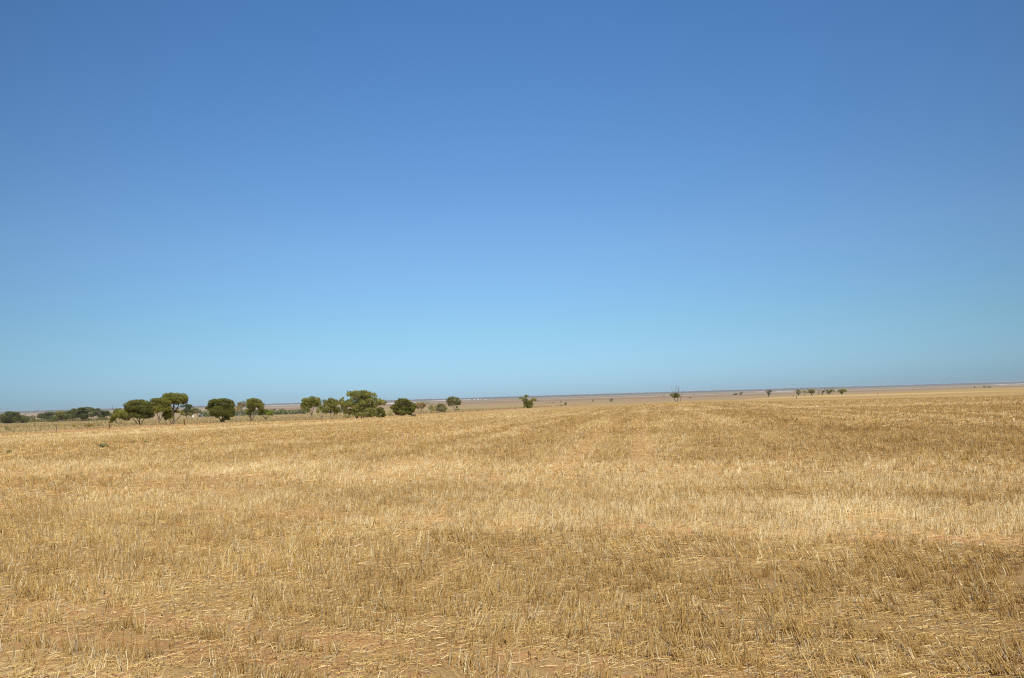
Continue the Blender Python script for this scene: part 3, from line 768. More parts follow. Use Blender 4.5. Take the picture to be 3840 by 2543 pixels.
T('mallee_tree', 'lone ragged tree with separate tufts standing at the paddock edge', 'tree', ROWG, (1980, 1531),
  [(1951, 1493, 5, 4), (1972, 1486, 6, 5), (1976, 1485, 5, 3), (1964, 1495, 6, 4), (1972, 1498, 6, 4), (2000, 1497, 8, 5), (2009, 1501, 7, 4), (1995, 1502, 4, 3), (1980, 1508, 9, 6), (1968, 1512, 6, 6), (1984, 1513, 10, 6), (1995, 1516, 6, 6), (1972, 1521, 9, 6), (1986, 1523, 11, 6), (1967, 1526, 5, 3), (1983, 1528, 8, 3), (1975, 1504, 7, 6), (1990, 1505, 8, 5), (1962, 1500, 5, 4)],
  [(1.0, (1978, 1531), (1977, 1514), (1973, 1498), (1972, 1488)), (.6, (1978, 1521), (1963, 1506), (1953, 1496)), (.5, (1985, 1520), (1985, 1502), (1984, 1489)), (.7, (1985, 1530), (1990, 1514), (2000, 1500))], 'olive', 1.1, 2.4)

# --- beyond the pasture on the left
T('mallee_tree', 'flat topped dull mallee nearest the left edge of the far clump', 'tree', FARG, (38, 1588),
  [(40, 1547, 13, 3), (60, 1551, 9, 4), (30, 1560, 20, 8), (45, 1565, 22, 10), (20, 1572, 14, 9), (55, 1572, 12, 9), (35, 1578, 16, 7)], [(1.0, (38, 1588), (36, 1570), (34, 1555)), (.7, (42, 1588), (50, 1570), (56, 1555)), (.6, (34, 1588), (24, 1575), (20, 1565))], 'dark', 1.0, 2.2)
T('mallee_tree', 'short rounded mallee right beside the flat topped one by the left edge', 'tree', FARG, (88, 1586),
  [(85, 1568, 14, 8), (95, 1572, 10, 8), (80, 1577, 10, 7), (92, 1580, 9, 5)], [(1.0, (88, 1586), (88, 1575), (86, 1564)), (.5, (95, 1586), (96, 1560), (95, 1545))], 'dark', 1.0, 1.8)
T('saltbush', 'grey bush with bare twigs in a gap of the far clump', 'shrub', FARG, (118, 1583),
  [(120, 1566, 8, 6), (115, 1574, 9, 7), (126, 1577, 7, 5), (136, 1577, 8, 4)], [(1.0, (118, 1583), (118, 1572), (120, 1562))], 'grey', .8, 1.4)
T('mallee_tree', 'thin mallee with a lopsided left leaning crown in the far clump', 'tree', FARG, (160, 1582),
  [(160, 1555, 12, 4), (155, 1562, 11, 5), (165, 1570, 8, 7), (150, 1563, 7, 4)], [(1.0, (160, 1582), (161, 1568), (158, 1556)), (.7, (165, 1582), (166, 1570), (165, 1560))], 'dark', .9, 2.0)
T('mallee_tree', 'broad green mallee starting the thick part of the far clump', 'tree', FARG, (200, 1582),
  [(185, 1551, 12, 5), (195, 1560, 16, 9), (205, 1570, 14, 9), (180, 1568, 10, 8), (195, 1575, 15, 6)], [(1.0, (200, 1582), (198, 1568), (192, 1555)), (.7, (205, 1582), (208, 1570), (204, 1560))], 'dark', 1.0, 2.0)
T('mallee_tree', 'mallee with a reddish olive crown in the thick part of the far clump', 'tree', FARG, (235, 1581),
  [(225, 1548, 12, 5), (235, 1556, 16, 8), (222, 1562, 12, 8), (240, 1567, 12, 8), (250, 1560, 9, 6)], [(1.0, (235, 1581), (234, 1568), (228, 1554)), (.8, (240, 1581), (246, 1568), (248, 1556)), (.6, (232, 1581), (222, 1572), (218, 1562))], 'olive', 1.0, 2.0)
T('mallee_tree', 'taller mallee with a small raised top in the middle of the far clump', 'tree', FARG, (272, 1580),
  [(277, 1537, 8, 4), (262, 1546, 14, 6), (275, 1550, 16, 8), (265, 1560, 16, 8), (285, 1563, 10, 7)], [(1.0, (272, 1580), (271, 1562), (275, 1542)), (.7, (268, 1580), (260, 1566), (258, 1552)), (.7, (278, 1580), (284, 1568), (286, 1558))], 'dark', 1.0, 2.0)
T('mallee_tree', 'highest wide flat crowned mallee of the far clump', 'tree', FARG, (314, 1580),
  [(305, 1533, 10, 4), (325, 1532, 16, 4), (345, 1536, 7, 4), (310, 1542, 16, 6), (305, 1550, 18, 8), (315, 1561, 12, 9), (330, 1540, 10, 4)], [(1.0, (314, 1580), (314, 1560), (320, 1538)), (.8, (310, 1580), (304, 1562), (300, 1545)), (.7, (318, 1580), (328, 1560), (338, 1540))], 'dark', 1.0, 2.2)
T('mallee_tree', 'pale stemmed mallee right of the highest flat crown in the far clump', 'tree', FARG, (350, 1577),
  [(365, 1535, 8, 3), (360, 1543, 10, 5), (350, 1552, 12, 7), (342, 1558, 8, 5), (364, 1554, 8, 5)], [(1.0, (350, 1577), (352, 1562), (360, 1542)), (.8, (344, 1577), (344, 1564), (346, 1552)), (.8, (356, 1577), (360, 1564), (366, 1552)), (.7, (366, 1577), (368, 1566), (370, 1556))], 'dull', .95, 1.8, M_PALEBARK)
T('mallee_tree', 'low dark mallee at the right end of the far clump', 'tree', FARG, (388, 1576),
  [(382, 1545, 8, 5), (400, 1545, 7, 4), (395, 1552, 12, 6), (380, 1560, 10, 7), (410, 1555, 8, 6), (384, 1568, 11, 6)], [(1.0, (388, 1576), (387, 1564), (384, 1552)), (.8, (394, 1576), (400, 1562), (402, 1550))], 'dark', 1.05, 2.0)
T('dead_tree', 'bare twisted dead tree rising behind the low leaning mallee', 'tree', FARG, (432, 1578),
  None, [(1.0, (432, 1578), (431, 1555), (428, 1536), (422, 1531), (420, 1526), (421, 1520)), (.6, (428, 1537), (424, 1533), (418, 1529)), (.5, (421, 1528), (424, 1523))], 'dead', 1, 1.4, M_GREYWOOD)
T('mallee_tree', 'two tufted dark tree behind the red post right of the tallest mallee', 'tree', FARG, (702, 1566),
  [(704, 1526, 6, 10), (712, 1524, 7, 6), (700, 1538, 8, 7), (690, 1543, 8, 8), (686, 1522, 9, 4), (708, 1534, 6, 6), (694, 1553, 9, 6)],
  [(1.0, (700, 1566), (699, 1552), (702, 1535), (706, 1524)), (.6, (700, 1552), (693, 1538), (687, 1524)), (.5, (706, 1566), (705, 1556), (702, 1548))], 'dark', 1.0, 2.0)
T('mallee_tree', 'broad olive tree above the grey tank', 'tree', FARG, (717, 1564),
  [(712, 1539, 9, 6), (724, 1534, 10, 5), (733, 1536, 6, 4), (718, 1544, 12, 6), (730, 1545, 6, 5), (714, 1553, 8, 5)], [(1.0, (717, 1564), (717, 1552), (720, 1540)), (.7, (720, 1564), (724, 1552), (728, 1542))], 'olive', 1.0, 2.0)
T('mallee_tree', 'thin trunked mallee leaning over the left tin shed', 'tree', FARG, (742, 1564),
  [(738, 1536, 7, 4), (746, 1539, 7, 4), (752, 1547, 5, 4), (744, 1545, 8, 4), (736, 1543, 5, 4)], [(1.0, (742, 1564), (741.5, 1557), (738, 1550), (742, 1540)), (.6, (740, 1552), (747, 1546), (751, 1544))], 'grey', .95, 1.8)
T('mallee_tree', 'blue green rounded tree between the two tin sheds', 'tree', FARG, (774, 1562),
  [(774, 1547, 10, 5), (766, 1552, 7, 5), (780, 1553, 8, 6), (773, 1557, 10, 4)], [(1.0, (774, 1562), (774, 1552))], 'bluegreen', 1.2, 1.6)
T('dark_scrub', 'dark flattened bush in the pasture by the fence', 'shrub', None, (334, 1601),
  [(330, 1593, 9, 5), (340, 1596, 9, 5), (325, 1597, 7, 4), (346, 1598, 5, 3)], [(1.0, (334, 1601), (333, 1595))], 'brown', 1.0, 1.2)
T('dark_scrub', 'small brown tuft left of the dark flattened pasture bush', 'shrub', None, (277, 1602),
  [(277, 1596, 5, 5), (280, 1598, 4, 3)], [(1.0, (277, 1602), (277, 1596))], 'brown', .9, 1.0)
T('young_shrub', 'spindly green shrub just right of the dark flattened pasture bush', 'shrub', None, (372, 1598),
  [(372, 1587, 8, 4), (366, 1592, 5, 4), (380, 1596, 4, 2)], [(1.0, (372, 1598), (372, 1588))], 'pale', .7, 1.0)
T('dark_scrub', 'weedy clump below the flat topped mallee at the left edge', 'shrub', None, (30, 1616),
  [(30, 1610, 8, 5), (26, 1603, 4, 4)], [(1.0, (30, 1616), (29, 1606))], 'dull', .8, 1.0)

# --- out on the plain and on the rise to the right
T('small_tree', 'small round bush tree left of the last fence posts', 'shrub', None, (2122, 1521), [(2122, 1513, 5, 5), (2120, 1516, 4, 4)], [(1.0, (2122, 1521), (2122, 1514))], 'bluegreen', 1.2, 1.2)
T('dark_scrub', 'tiny dark bush between the lone ragged tree and the last fence posts', 'shrub', None, (2107, 1522), [(2107, 1519, 3, 2)], [(1.0, (2107, 1522), (2107, 1519))], 'dull', 1.2, .8)
T('small_tree', 'faint tiny tree out on the plain above the far fence posts', 'tree', None, (2104, 1512), [(2104, 1506, 3, 3)], [(1.0, (2104, 1512), (2104, 1507))], 'grey', 1.2, .9)
T('small_tree', 'narrow upright dark tree on the plain above the fence end', 'tree', None, (2224, 1508), [(2223, 1500, 2, 4), (2224, 1503, 1.6, 4)], [(1.0, (2224, 1508), (2223, 1501))], 'dull', 1.2, 1.2)
T('small_tree', 'round grey green bush standing alone on the pink plain', 'shrub', None, (2292, 1507), [(2290, 1501, 4, 5), (2295, 1499, 3, 4), (2293, 1504, 4, 2)], [(1.0, (2292, 1507), (2292, 1502))], 'bluegreen', 1.2, 1.3)
T('dying_tree', 'half dead tree with a small green crown and tall bare branches', 'tree', RIDG, (2539, 1509),
  [(2518, 1482, 5, 4), (2526, 1481, 8, 6), (2536, 1479, 8, 6), (2542, 1484, 7, 6), (2534, 1487, 8, 5), (2549, 1486, 3, 2), (2524, 1487, 5, 4)],
  [(1.0, (2538, 1509), (2530, 1499), (2526, 1491), (2519, 1481)), (.9, (2541, 1509), (2542, 1494), (2545, 1480), (2546, 1463), (2545, 1448)), (.5, (2530, 1488), (2532, 1468), (2532, 1452)), (.45, (2545, 1470), (2539, 1459), (2536, 1450), (2537, 1443)), (.4, (2522, 1483), (2520, 1462), (2517, 1449))], 'dull', 1.0, 2.4)
T('dead_tree', 'single bare leaning dead stem right of the half dead tree', 'tree', RIDG, (2551, 1509), None,
  [(1.0, (2551, 1509), (2552.5, 1494), (2556, 1484), (2560, 1470)), (.6, (2553, 1492), (2554, 1486))], 'dead', 1, 1.5, M_GREYWOOD)
T('dead_tree', 'faint flat topped dead tree on the plain left of the half dead tree', 'tree', None, (2490, 1500), [(2490, 1483.5, 5, 1.2)],
  [(1.0, (2490, 1500), (2490, 1486)), (.6, (2490, 1490), (2486, 1484)), (.6, (2490, 1489), (2494, 1484))], 'dead', .8, 1.0, M_GREYWOOD)
T('dark_scrub', 'tiny dark bush alone on the plain right of the half dead tree', 'shrub', None, (2588, 1494), [(2588, 1491.5, 4, 2)], [(1.0, (2588, 1494), (2588, 1491))], 'dull', 1.4, .8)
T('small_tree', 'low dark spreading tree in the pair before the right hand group', 'tree', RIDG, (2761, 1482), [(2756, 1479, 7, 2.6), (2763, 1477.5, 4, 2)], [(1.0, (2761, 1482), (2760, 1478))], 'dull', 1.5, 1.2)
T('small_tree', 'dark wedge shaped tree in the pair before the right hand group', 'tree', RIDG, (2778, 1482), [(2781, 1473, 5.5, 2), (2777, 1476, 4.5, 3), (2778, 1479, 3, 2)], [(1.0, (2778, 1482), (2778, 1476))], 'dull', 1.5, 1.3)
T('small_tree', 'slim isolated tree with a broken crown left of the right hand group', 'tree', RIDG, (2883, 1490), [(2876, 1468, 5, 3), (2886, 1466, 5, 4), (2890, 1469, 3, 3), (2881, 1472, 4, 3), (2885, 1477, 4, 3), (2882, 1482, 3, 3)],
  [(1.0, (2883, 1490), (2882, 1480), (2880, 1470)), (.7, (2882.5, 1482), (2886, 1474), (2888, 1468))], 'dull', 1.1, 1.5)
T('small_tree', 'upright bushy first tree of the right hand group', 'tree', RIDG, (2994, 1485), [(2992, 1463, 6, 4), (2989, 1470, 4, 5), (2999, 1469, 5, 5), (2993, 1476, 5, 5)], [(1.0, (2994, 1485), (2994, 1475), (2992, 1465)), (.7, (3004, 1487), (3003, 1480))], 'grey', 1.1, 1.5)
T('small_tree', 'thin bent tree with a one sided crown in the right hand group', 'tree', RIDG, (3016, 1487), [(3010, 1466.5, 4, 2), (3018, 1469, 5, 3), (3026, 1472, 4, 2)], [(1.0, (3016, 1487), (3016, 1478), (3013, 1469)), (.5, (3016, 1477), (3021, 1471))], 'olive', 1.1, 1.3)
T('small_tree', 'broad flat crowned tree on crossing stems in the right hand group', 'tree', RIDG, (3045, 1485), [(3034, 1463, 6, 3), (3043, 1464, 8, 4), (3052, 1466, 6, 4), (3038, 1470, 7, 4), (3046, 1472, 7, 4)], [(1.0, (3048, 1485), (3041, 1475), (3037, 1466)), (.8, (3040, 1484), (3045, 1476), (3050, 1466))], 'olive', 1.2, 1.4)
T('dead_tree', 'leafless grey tree in the middle of the right hand group', 'tree', RIDG, (3071, 1482), [(3066, 1464, 5, 3), (3075, 1463, 4, 3), (3071, 1469, 4, 5)], [(1.0, (3071, 1482), (3071, 1470), (3066, 1462)), (.8, (3071, 1474), (3076, 1462)), (.7, (3069, 1482), (3068, 1470))], 'dead', .45, 1.3, M_GREYWOOD)
T('small_tree', 'scraggy narrow tree with a tuft on top in the right hand group', 'tree', RIDG, (3083, 1483), [(3092, 1459, 2, 1.5), (3089, 1467, 6, 2.5), (3086, 1470, 4, 3), (3083, 1476, 2, 2)], [(1.0, (3083, 1483), (3083, 1475), (3088, 1467), (3092, 1459))], 'dull', 1.2, 1.4)
T('small_tree', 'fan shaped dark tree in the right hand group', 'tree', RIDG, (3109, 1482), [(3102, 1464, 4, 4), (3110, 1467, 8, 5), (3116, 1467, 4, 3), (3107, 1473, 6, 4)], [(1.0, (3109, 1482), (3109, 1474), (3107, 1466)), (.6, (3109, 1476), (3114, 1468))], 'dark', 1.2, 1.4)
T('small_tree', 'light arching tree just right of the fan shaped dark one', 'tree', RIDG, (3122, 1482), [(3122, 1463, 5, 3), (3129, 1468, 4, 2), (3118, 1461, 3, 2)], [(1.0, (3122, 1482), (3119, 1474), (3121, 1464)), (.6, (3120, 1472), (3127, 1467))], 'dull', 1.0, 1.3)
T('small_tree', 'separate last tree of the right hand group with a wide sloping crown', 'tree', RIDG, (3157, 1481), [(3148, 1466, 6, 5), (3158, 1464, 7, 4), (3165, 1463, 6, 3), (3172, 1467, 4, 3), (3156, 1472, 6, 4)], [(1.0, (3157, 1481), (3156, 1473), (3151, 1466)), (.8, (3157, 1476), (3164, 1468), (3170, 1465))], 'olive', 1.1, 1.6)
T('dark_scrub', 'small grey bush left of the right hand tree group', 'shrub', None, (2975, 1488), [(2975, 1485, 3, 2.6)], [(1.0, (2975, 1488), (2975, 1485))], 'grey', 1.2, .8)
T('small_tree', 'tiny tree alone on the far right plain', 'tree', None, (3655, 1454), [(3655, 1451.5, 2.2, 2.0)], [(1.0, (3655, 1454), (3655, 1451))], 'dull', 1.4, .8)
for i, (px, lab) in enumerate(((3691, 'left dark tree of a trio on the far right plain'), (3702, 'low middle tree of a trio on the far right plain'), (3711, 'right dark tree of a trio on the far right plain'))):
    T('small_tree', lab, 'tree', 'trio of trees on the far right plain', (px, 1453.5), [(px, 1450.5 + (.8 if i == 1 else 0), 3.2, 2.4 - (.9 if i == 1 else 0))], [(1.0, (px, 1453.5), (px, 1450.5))], 'bluegreen', 1.5, .8)
for (px, py, lab) in ((1598, 1513, 'left one of three specks of trees above the pale slender tree'), (1603, 1513, 'middle one of three specks of trees above the pale slender tree'), (1610, 1513, 'right one of three specks of trees above the pale slender tree')):
    T('small_tree', lab, 'tree', 'specks of trees on the plain', (px, py), [(px, py - 2.5, 2.0, 2.2)], [(1.0, (px, py), (px, py - 2))], 'bluegreen', 1.5, .7)


for px, w, lab in ((2053, 3, 'left patch of a low dark scrub line above the far fence'), (2062, 3.5, 'middle patch of a low dark scrub line above the far fence'), (2074, 5, 'right patch of a low dark scrub line above the far fence')):
    T('dark_scrub', lab, 'shrub', 'low scrub line above the far fence', (px, 1512), [(px, 1511, w, 1.2)], [(1.0, (px, 1512), (px, 1511))], 'dull', 1.3, .7)


# --- green weeds in the stubble
def weed(px, py, w, h, label):
    T('green_weed', label, 'weed', 'green weeds in the stubble', (px, py), [(px - w * .35, py - h * .5, w * .4, h * .5), (px + w * .3, py - h * .55, w * .4, h * .5), (px, py - h * .6, w * .45, h * .55)],
      [(1.0, (px, py), (px, py - h * .5))], 'grey', .8, .8, leaf=.07)


weed(387, 1679, 26, 13, 'biggest low green weed in the stubble before the fence')
weed(547, 1662, 20, 7, 'flat green weed in the stubble at the far right of the weeds')
weed(502, 1663, 12, 7, 'faint narrow green weed left of the flat one in the stubble')
weed(34, 1701, 16, 9, 'faint green weed in the stubble near the left edge')


# ------------------------------------------------------------------ fence
def on_fence(px):
    t = math.tan(0) + (px - CX) / FPX
    # bearing of that column at the horizon row
    d = ray(px, 1487 - (px - CX) * .0297 + 50); b = d[0] / d[1]
    y = FA / (b - FB); x = b * y
    return np.array([x, y, float(zf(np.array([x]), np.array([y]))[0])])


def fence():
    p0 = on_fence(411)
    root = empty('wire_fence', p0, 'old wire fence of rusty posts and thin droppers beside the stubble', 'fence')

    def post(px, rad, h, mat, name='post', lean=0.0, label=None):
        p = on_fence(px) - p0
        bm = bmesh.new()
        rnd = random.Random(px)
        pts = [(p[0] + lean * k * h + rnd.uniform(-.01, .01), p[1] + rnd.uniform(-.01, .01), p[2] - .3 + (h + .3) * k) for k in (0, .35, .7, 1)]
        tube(bm, pts, rad * .92, rad, 8)
        o = link(name, bm_mesh(bm, name), mat, root)
        if label: o['label'] = label
    for px, rad, h, ln in ((52, .045, .95, .03), (213, .05, .95, -.1), (411, .085, 1.15, -.06), (692, .10, 1.05, -.03), (939, .075, 1.05, 0), (1368, .08, 1.15, 0), (1499, .09, 1.15, .02), (1589, .09, 1.15, .05), (1734, .11, 1.15, -.03), (1792, .10, 1.05, -.05), (1849, .10, .8, 0), (1933, .13, 1.15, -.05), (2018, .12, 1.0, 0), (2102, .16, 1.2, 0), (2155, .16, 1.0, 0), (2196, .18, 1.1, .05), (2211, .2, 1.4, 0)):
        post(px, rad, h, M_REDWOOD if 400 < px < 1400 else M_GREYWOOD, 'post', ln)
    for px in (-110, -40, 116, 135, 300, 355, 469, 577, 622, 739, 790, 871, 971, 1039, 1075, 1110, 1160, 1225, 1280, 1325, 1420, 1460, 1545, 1640, 1680, 1762, 1820, 1890, 1960, 2060):
        d = on_fence(px); post(px, .014 + np.hypot(d[0], d[1]) * .00005, 1.05, M_GREYWOOD, 'dropper', random.uniform(-.06, .06))
    pxs = [-200] + list(range(-150, 2212, 60)) + [2211]
    for hh in (.35, .68, 1.0):
        bm = bmesh.new()
        tube(bm, [tuple(on_fence(q) - p0 + np.array([0.02, 0, hh])) for q in pxs], .004, .004, 4)
        link('wire', bm_mesh(bm, 'wire'), M_WIRE, root)


fence()
for px, py, h, lab in ((2987, 1495.5, 1.35, 'lone post in the stubble before the right hand tree group'), (3292, 1484, 1.6, 'lone thin post in the stubble right of the right hand tree group')):
    p, t = hit(px, py)
    bm = bmesh.new(); tube(bm, [(0, 0, -.3), (.02, 0, h * .5), (.01, .01, h)], .11, .10, 8)
    o = link('survey_post', bm_mesh(bm, 'post'), M_GREYWOOD, None, p); tag(o, lab, 'post', 'lone posts in the stubble')


# ------------------------------------------------------------------ fallen log, sheds
def fallen_log():
    p, t = hit(1552, 1563)
    root = empty('fallen_log', p, 'fallen dead log on red earth beside the round dark tree', 'log')
    m = math.hypot(p[0], p[1]) / FPX
    bm = bmesh.new(); tube(bm, [(-8 * m, 0, .10), (-3 * m, .3, .22), (2 * m, .2, .30), (7 * m, -.2, .18)], .20, .13, 8)
    link('trunk', bm_mesh(bm, 'trunk'), M_GREYWOOD, root)
    for a, b in (((2 * m, .2, .3), (6 * m, .5, .75)), ((-2 * m, .3, .25), (-5 * m, -.6, .6)), ((5 * m, -.1, .2), (8 * m, .3, .5))):
        bm = bmesh.new(); tube(bm, [a, tuple((np.array(a) + np.array(b)) / 2 + np.array([0, .1, .05])), b], .09, .03, 6)
        link('branch', bm_mesh(bm, 'branch'), M_GREYWOOD, root)


fallen_log()
M_TIN = rough_mat('pale_tin', (.55, .55, .54), (.70, .70, .68), (2, 2, 2), .5, .05)
M_TINWALL = rough_mat('blue_grey_tin', (.19, .22, .26), (.27, .30, .33), (2, 2, 2), .6, .05)


def box(bm, x0, x1, y0, y1, z0, z1):
    v = [bm.verts.new(q) for q in ((x0, y0, z0), (x1, y0, z0), (x1, y1, z0), (x0, y1, z0), (x0, y0, z1), (x1, y0, z1), (x1, y1, z1), (x0, y1, z1))]
    for f in ((0, 3, 2, 1), (4, 5, 6, 7), (0, 1, 5, 4), (1, 2, 6, 5), (2, 3, 7, 6), (3, 0, 4, 7)): bm.faces.new([v[i] for i in f])


def shed(px0, px1, py0, py1, label):
    pl = Place((px0 + px1) / 2, py1)
    root = empty('tin_shed', pl.o, label, 'shed', 'tin sheds beyond the pasture')
    root.rotation_euler[2] = -math.atan2(pl.b[0], pl.b[1])
    w = (px1 - px0) * pl.m; h = (py1 - py0) * pl.m
    bm = bmesh.new(); box(bm, -w * .47, w * .47, 0, w * .7, -.4, h * .60); link('wall', bm_mesh(bm, 'wall'), M_TINWALL, root)
    bm = bmesh.new()
    a = [bm.verts.new(q) for q in ((-w * .52, -.3, h * .62), (w * .52, -.3, h * .62), (w * .52, w * .35, h), (-w * .52, w * .35, h), (w * .52, w * .75, h * .62), (-w * .52, w * .75, h * .62))]
    for f in ((0, 1, 2, 3), (3, 2, 4, 5), (0, 3, 5), (1, 4, 2), (0, 5, 4, 1)): bm.faces.new([a[i] for i in f])
    link('roof', bm_mesh(bm, 'roof'), M_TIN, root)
    bm = bmesh.new(); box(bm, -w * .12, w * .14, -.05, -.003, -.3, h * .45); link('door', bm_mesh(bm, 'door'), M_TIN, root)


shed(747, 761, 1554.5, 1563.5, 'white roofed tin shed right of the thin trunked mallee')
shed(783, 798, 1553.5, 1562.5, 'white roofed tin shed partly behind the squat dense mallee')
pl = Place(724, 1565)
root = empty('water_tank', pl.o, 'pale grey water tank below the broad olive tree', 'tank')
bm = bmesh.new(); tube(bm, [(0, 0, -.2), (0, 0, 6 * pl.m)], 3.7 * pl.m, 3.7 * pl.m, 24); link('tank', bm_mesh(bm, 'tank'), M_TIN, root)
bm = bmesh.new(); tube(bm, [(0, 0, 6 * pl.m), (0, 0, 7 * pl.m)], 3.9 * pl.m, .3 * pl.m, 24); link('lid', bm_mesh(bm, 'lid'), M_TIN, root)


# small far homestead above the twin stemmed tree
def homestead(px, py, w, h, label):
    pl = Place(px, py); rt = empty('homestead', pl.o, label, 'house')
    rt.rotation_euler[2] = -math.atan2(pl.b[0], pl.b[1])
    W, H = w * pl.m, h * pl.m
    bm = bmesh.new(); box(bm, -W / 2, W / 2, 0, W * .7, -1, H * .6); link('wall', bm_mesh(bm, 'wall'), M_TIN, rt)
    bm = bmesh.new()
    a = [bm.verts.new(q) for q in ((-W * .54, -.5, H * .62), (W * .54, -.5, H * .62), (W * .54, W * .35, H), (-W * .54, W * .35, H), (W * .54, W * .75, H * .62), (-W * .54, W * .75, H * .62))]
    for f in ((0, 1, 2, 3), (3, 2, 4, 5), (0, 3, 5), (1, 4, 2), (0, 5, 4, 1)): bm.faces.new([a[i] for i in f])
    link('roof', bm_mesh(bm, 'roof'), M_TIN, rt)


homestead(1793, 1499.5, 4.2, 3.2, 'tiny white farmhouse between dark trees on the plain')
for (px, py, rx, lab) in ((1770, 1501, 4.5, 'low dark trees left of the tiny white farmhouse'), (1788, 1499.8, 2.6, 'dark tree touching the left wall of the tiny white farmhouse'), (1799, 1499.5, 3.2, 'dark tree touching the right wall of the tiny white farmhouse'), (1810, 1499.5, 3.5, 'low dark tree at the far right of the tiny white farmhouse')):
    T('small_tree', lab, 'tree', 'trees round the far farmhouse', (px, py), [(px, py - 1.2, rx, 1.5)], [(1.0, (px, py), (px, py - 1))], 'bluegreen', 1.5, .7)


# ------------------------------------------------------------------ far wood, salt pans, horizon rise
def mallee_belt():
    P0, C0 = [], []
    lf = .95
    for px in np.arange(760, 1290, 1.5):
        gap = vnoise(np.array([px / 23.0]), np.array([3.3]), 5)[0]
        if px > 1150 and gap < .45: continue
        y0 = 1552 - (px - 1020) * .0297 + RNG.normal(0, .5)
        d = ray(px, y0); D = 1000 + RNG.uniform(-60, 120); k = D / math.hypot(d[0], d[1])
        x, y = d[0] * k, d[1] * k
        z = float(zf(np.array([x]), np.array([y]))[0])
        h = 5.3 * (.75 + .5 * vnoise(np.array([px / 7.0]), np.array([9.1]), 2)[0])
        n = 60
        P0.append(np.stack([x + RNG.normal(0, 1.2, n), y + RNG.normal(0, 1.5, n), z + h * RNG.beta(1.6, 1.1, n)], 1))
        C0.append(np.array([.105, .12, .075]) * RNG.uniform(.6, 1.35, (n, 1)))
    P = np.concatenate(P0); C = np.concatenate(C0); n = len(P)
    a = RNG.normal(size=(n, 3)); a /= np.linalg.norm(a, axis=1)[:, None]
    b = np.cross(a, RNG.normal(size=(n, 3))); b /= np.linalg.norm(b, axis=1)[:, None]
    V = np.stack([P - a * lf, P + b * lf * .45, P + a * lf, P - b * lf * .45], 1).reshape(-1, 3)
    o = link('mallee_woods', np_mesh('mallee_woods', V, np.arange(n * 4).reshape(-1, 4), np.repeat(C, 4, 0)), M_LEAF)
    tag(o, 'long dull green belt of far mallee scrub behind the pasture', 'woods', kind='stuff')




def undergrowth():
    P0, C0 = [], []
    lf = .42
    for px in np.arange(-60, 440, 1.2):
        y0 = 1587.5 - px * .0285 + RNG.normal(0, .8)
        d = ray(px, y0); p, t = hit(px, y0)
        k = .35 + 1.1 * vnoise(np.array([px / 9.0]), np.array([4.1]), 12)[0]
        h = 3.0 * k; n = int(42 * k)
        P0.append(np.stack([p[0] + RNG.normal(0, .7, n), p[1] + RNG.normal(0, 2.5, n), p[2] + h * RNG.beta(1.2, 1.3, n)], 1))
        base = np.array([.105, .105, .05]) if vnoise(np.array([px / 14.0]), np.array([2.2]), 31)[0] > .45 else np.array([.15, .13, .09])
        C0.append(base * RNG.uniform(.5, 1.3, (n, 1)))
    P = np.concatenate(P0); C = np.concatenate(C0); n = len(P)
    a = RNG.normal(size=(n, 3)) + np.array([0, 0, .2]); a /= np.linalg.norm(a, axis=1)[:, None]
    b = np.cross(a, RNG.normal(size=(n, 3))); b /= np.linalg.norm(b, axis=1)[:, None]
    V = np.stack([P - a * lf, P + b * lf * .35, P + a * lf, P - b * lf * .35], 1).reshape(-1, 3)
    o = link('undergrowth', np_mesh('undergrowth', V, np.arange(n * 4).reshape(-1, 4), np.repeat(C, 4, 0)), M_LEAF)
    tag(o, 'dull scrubby undergrowth filling the foot of the far tree clump', 'undergrowth', kind='stuff')


undergrowth()
mallee_belt()
M_SALT = rough_mat('salt_crust', (.40, .375, .34), (.52, .495, .46), (.01, .01, .01), .8, .0)


def salt_pan(px0, px1, y0, y1, thick0, thick1):
    n = 40; V = []
    for i in range(n + 1):
        t = i / n; px = px0 + (px1 - px0) * t; py = y0 + (y1 - y0) * t
        w = (thick0 + (thick1 - thick0) * t) * min(1, 5 * t + .15, 5 * (1 - t) + .15) * (.7 + .6 * vnoise(np.array([t * 9]), np.array([px0 * .1]), 3)[0])
        for s in (-.5, .5):
            p, _ = hit(px, py + s * w); V.append((p[0], p[1], p[2] + .6))
    F = [(2 * i, 2 * i + 1, 2 * i + 3, 2 * i + 2) for i in range(n)]
    me = bpy.data.meshes.new('salt_pan'); me.from_pydata(V, [], F); me.update()
    o = link('salt_pan', me, M_SALT); tag(o, kind='structure')


for a in ((960, 1310, 1522.5, 1512.5, 2.2, 2.2), (1440, 1570, 1514.5, 1509.5, 3.0, 2.0), (1612, 1695, 1503.5, 1501, 2.0, 2.4), (1725, 1830, 1499.5, 1497.5, 2.6, 2.0), (2310, 2362, 1476.4, 1475, 1.6, 1.6), (2835, 2872, 1470.8, 1470, 1.6, 1.6), (2905, 2980, 1469.2, 1467, 2.0, 1.6), (3712, 3900, 1443.5, 1438.5, 1.3, 1.7)):
    salt_pan(*a)


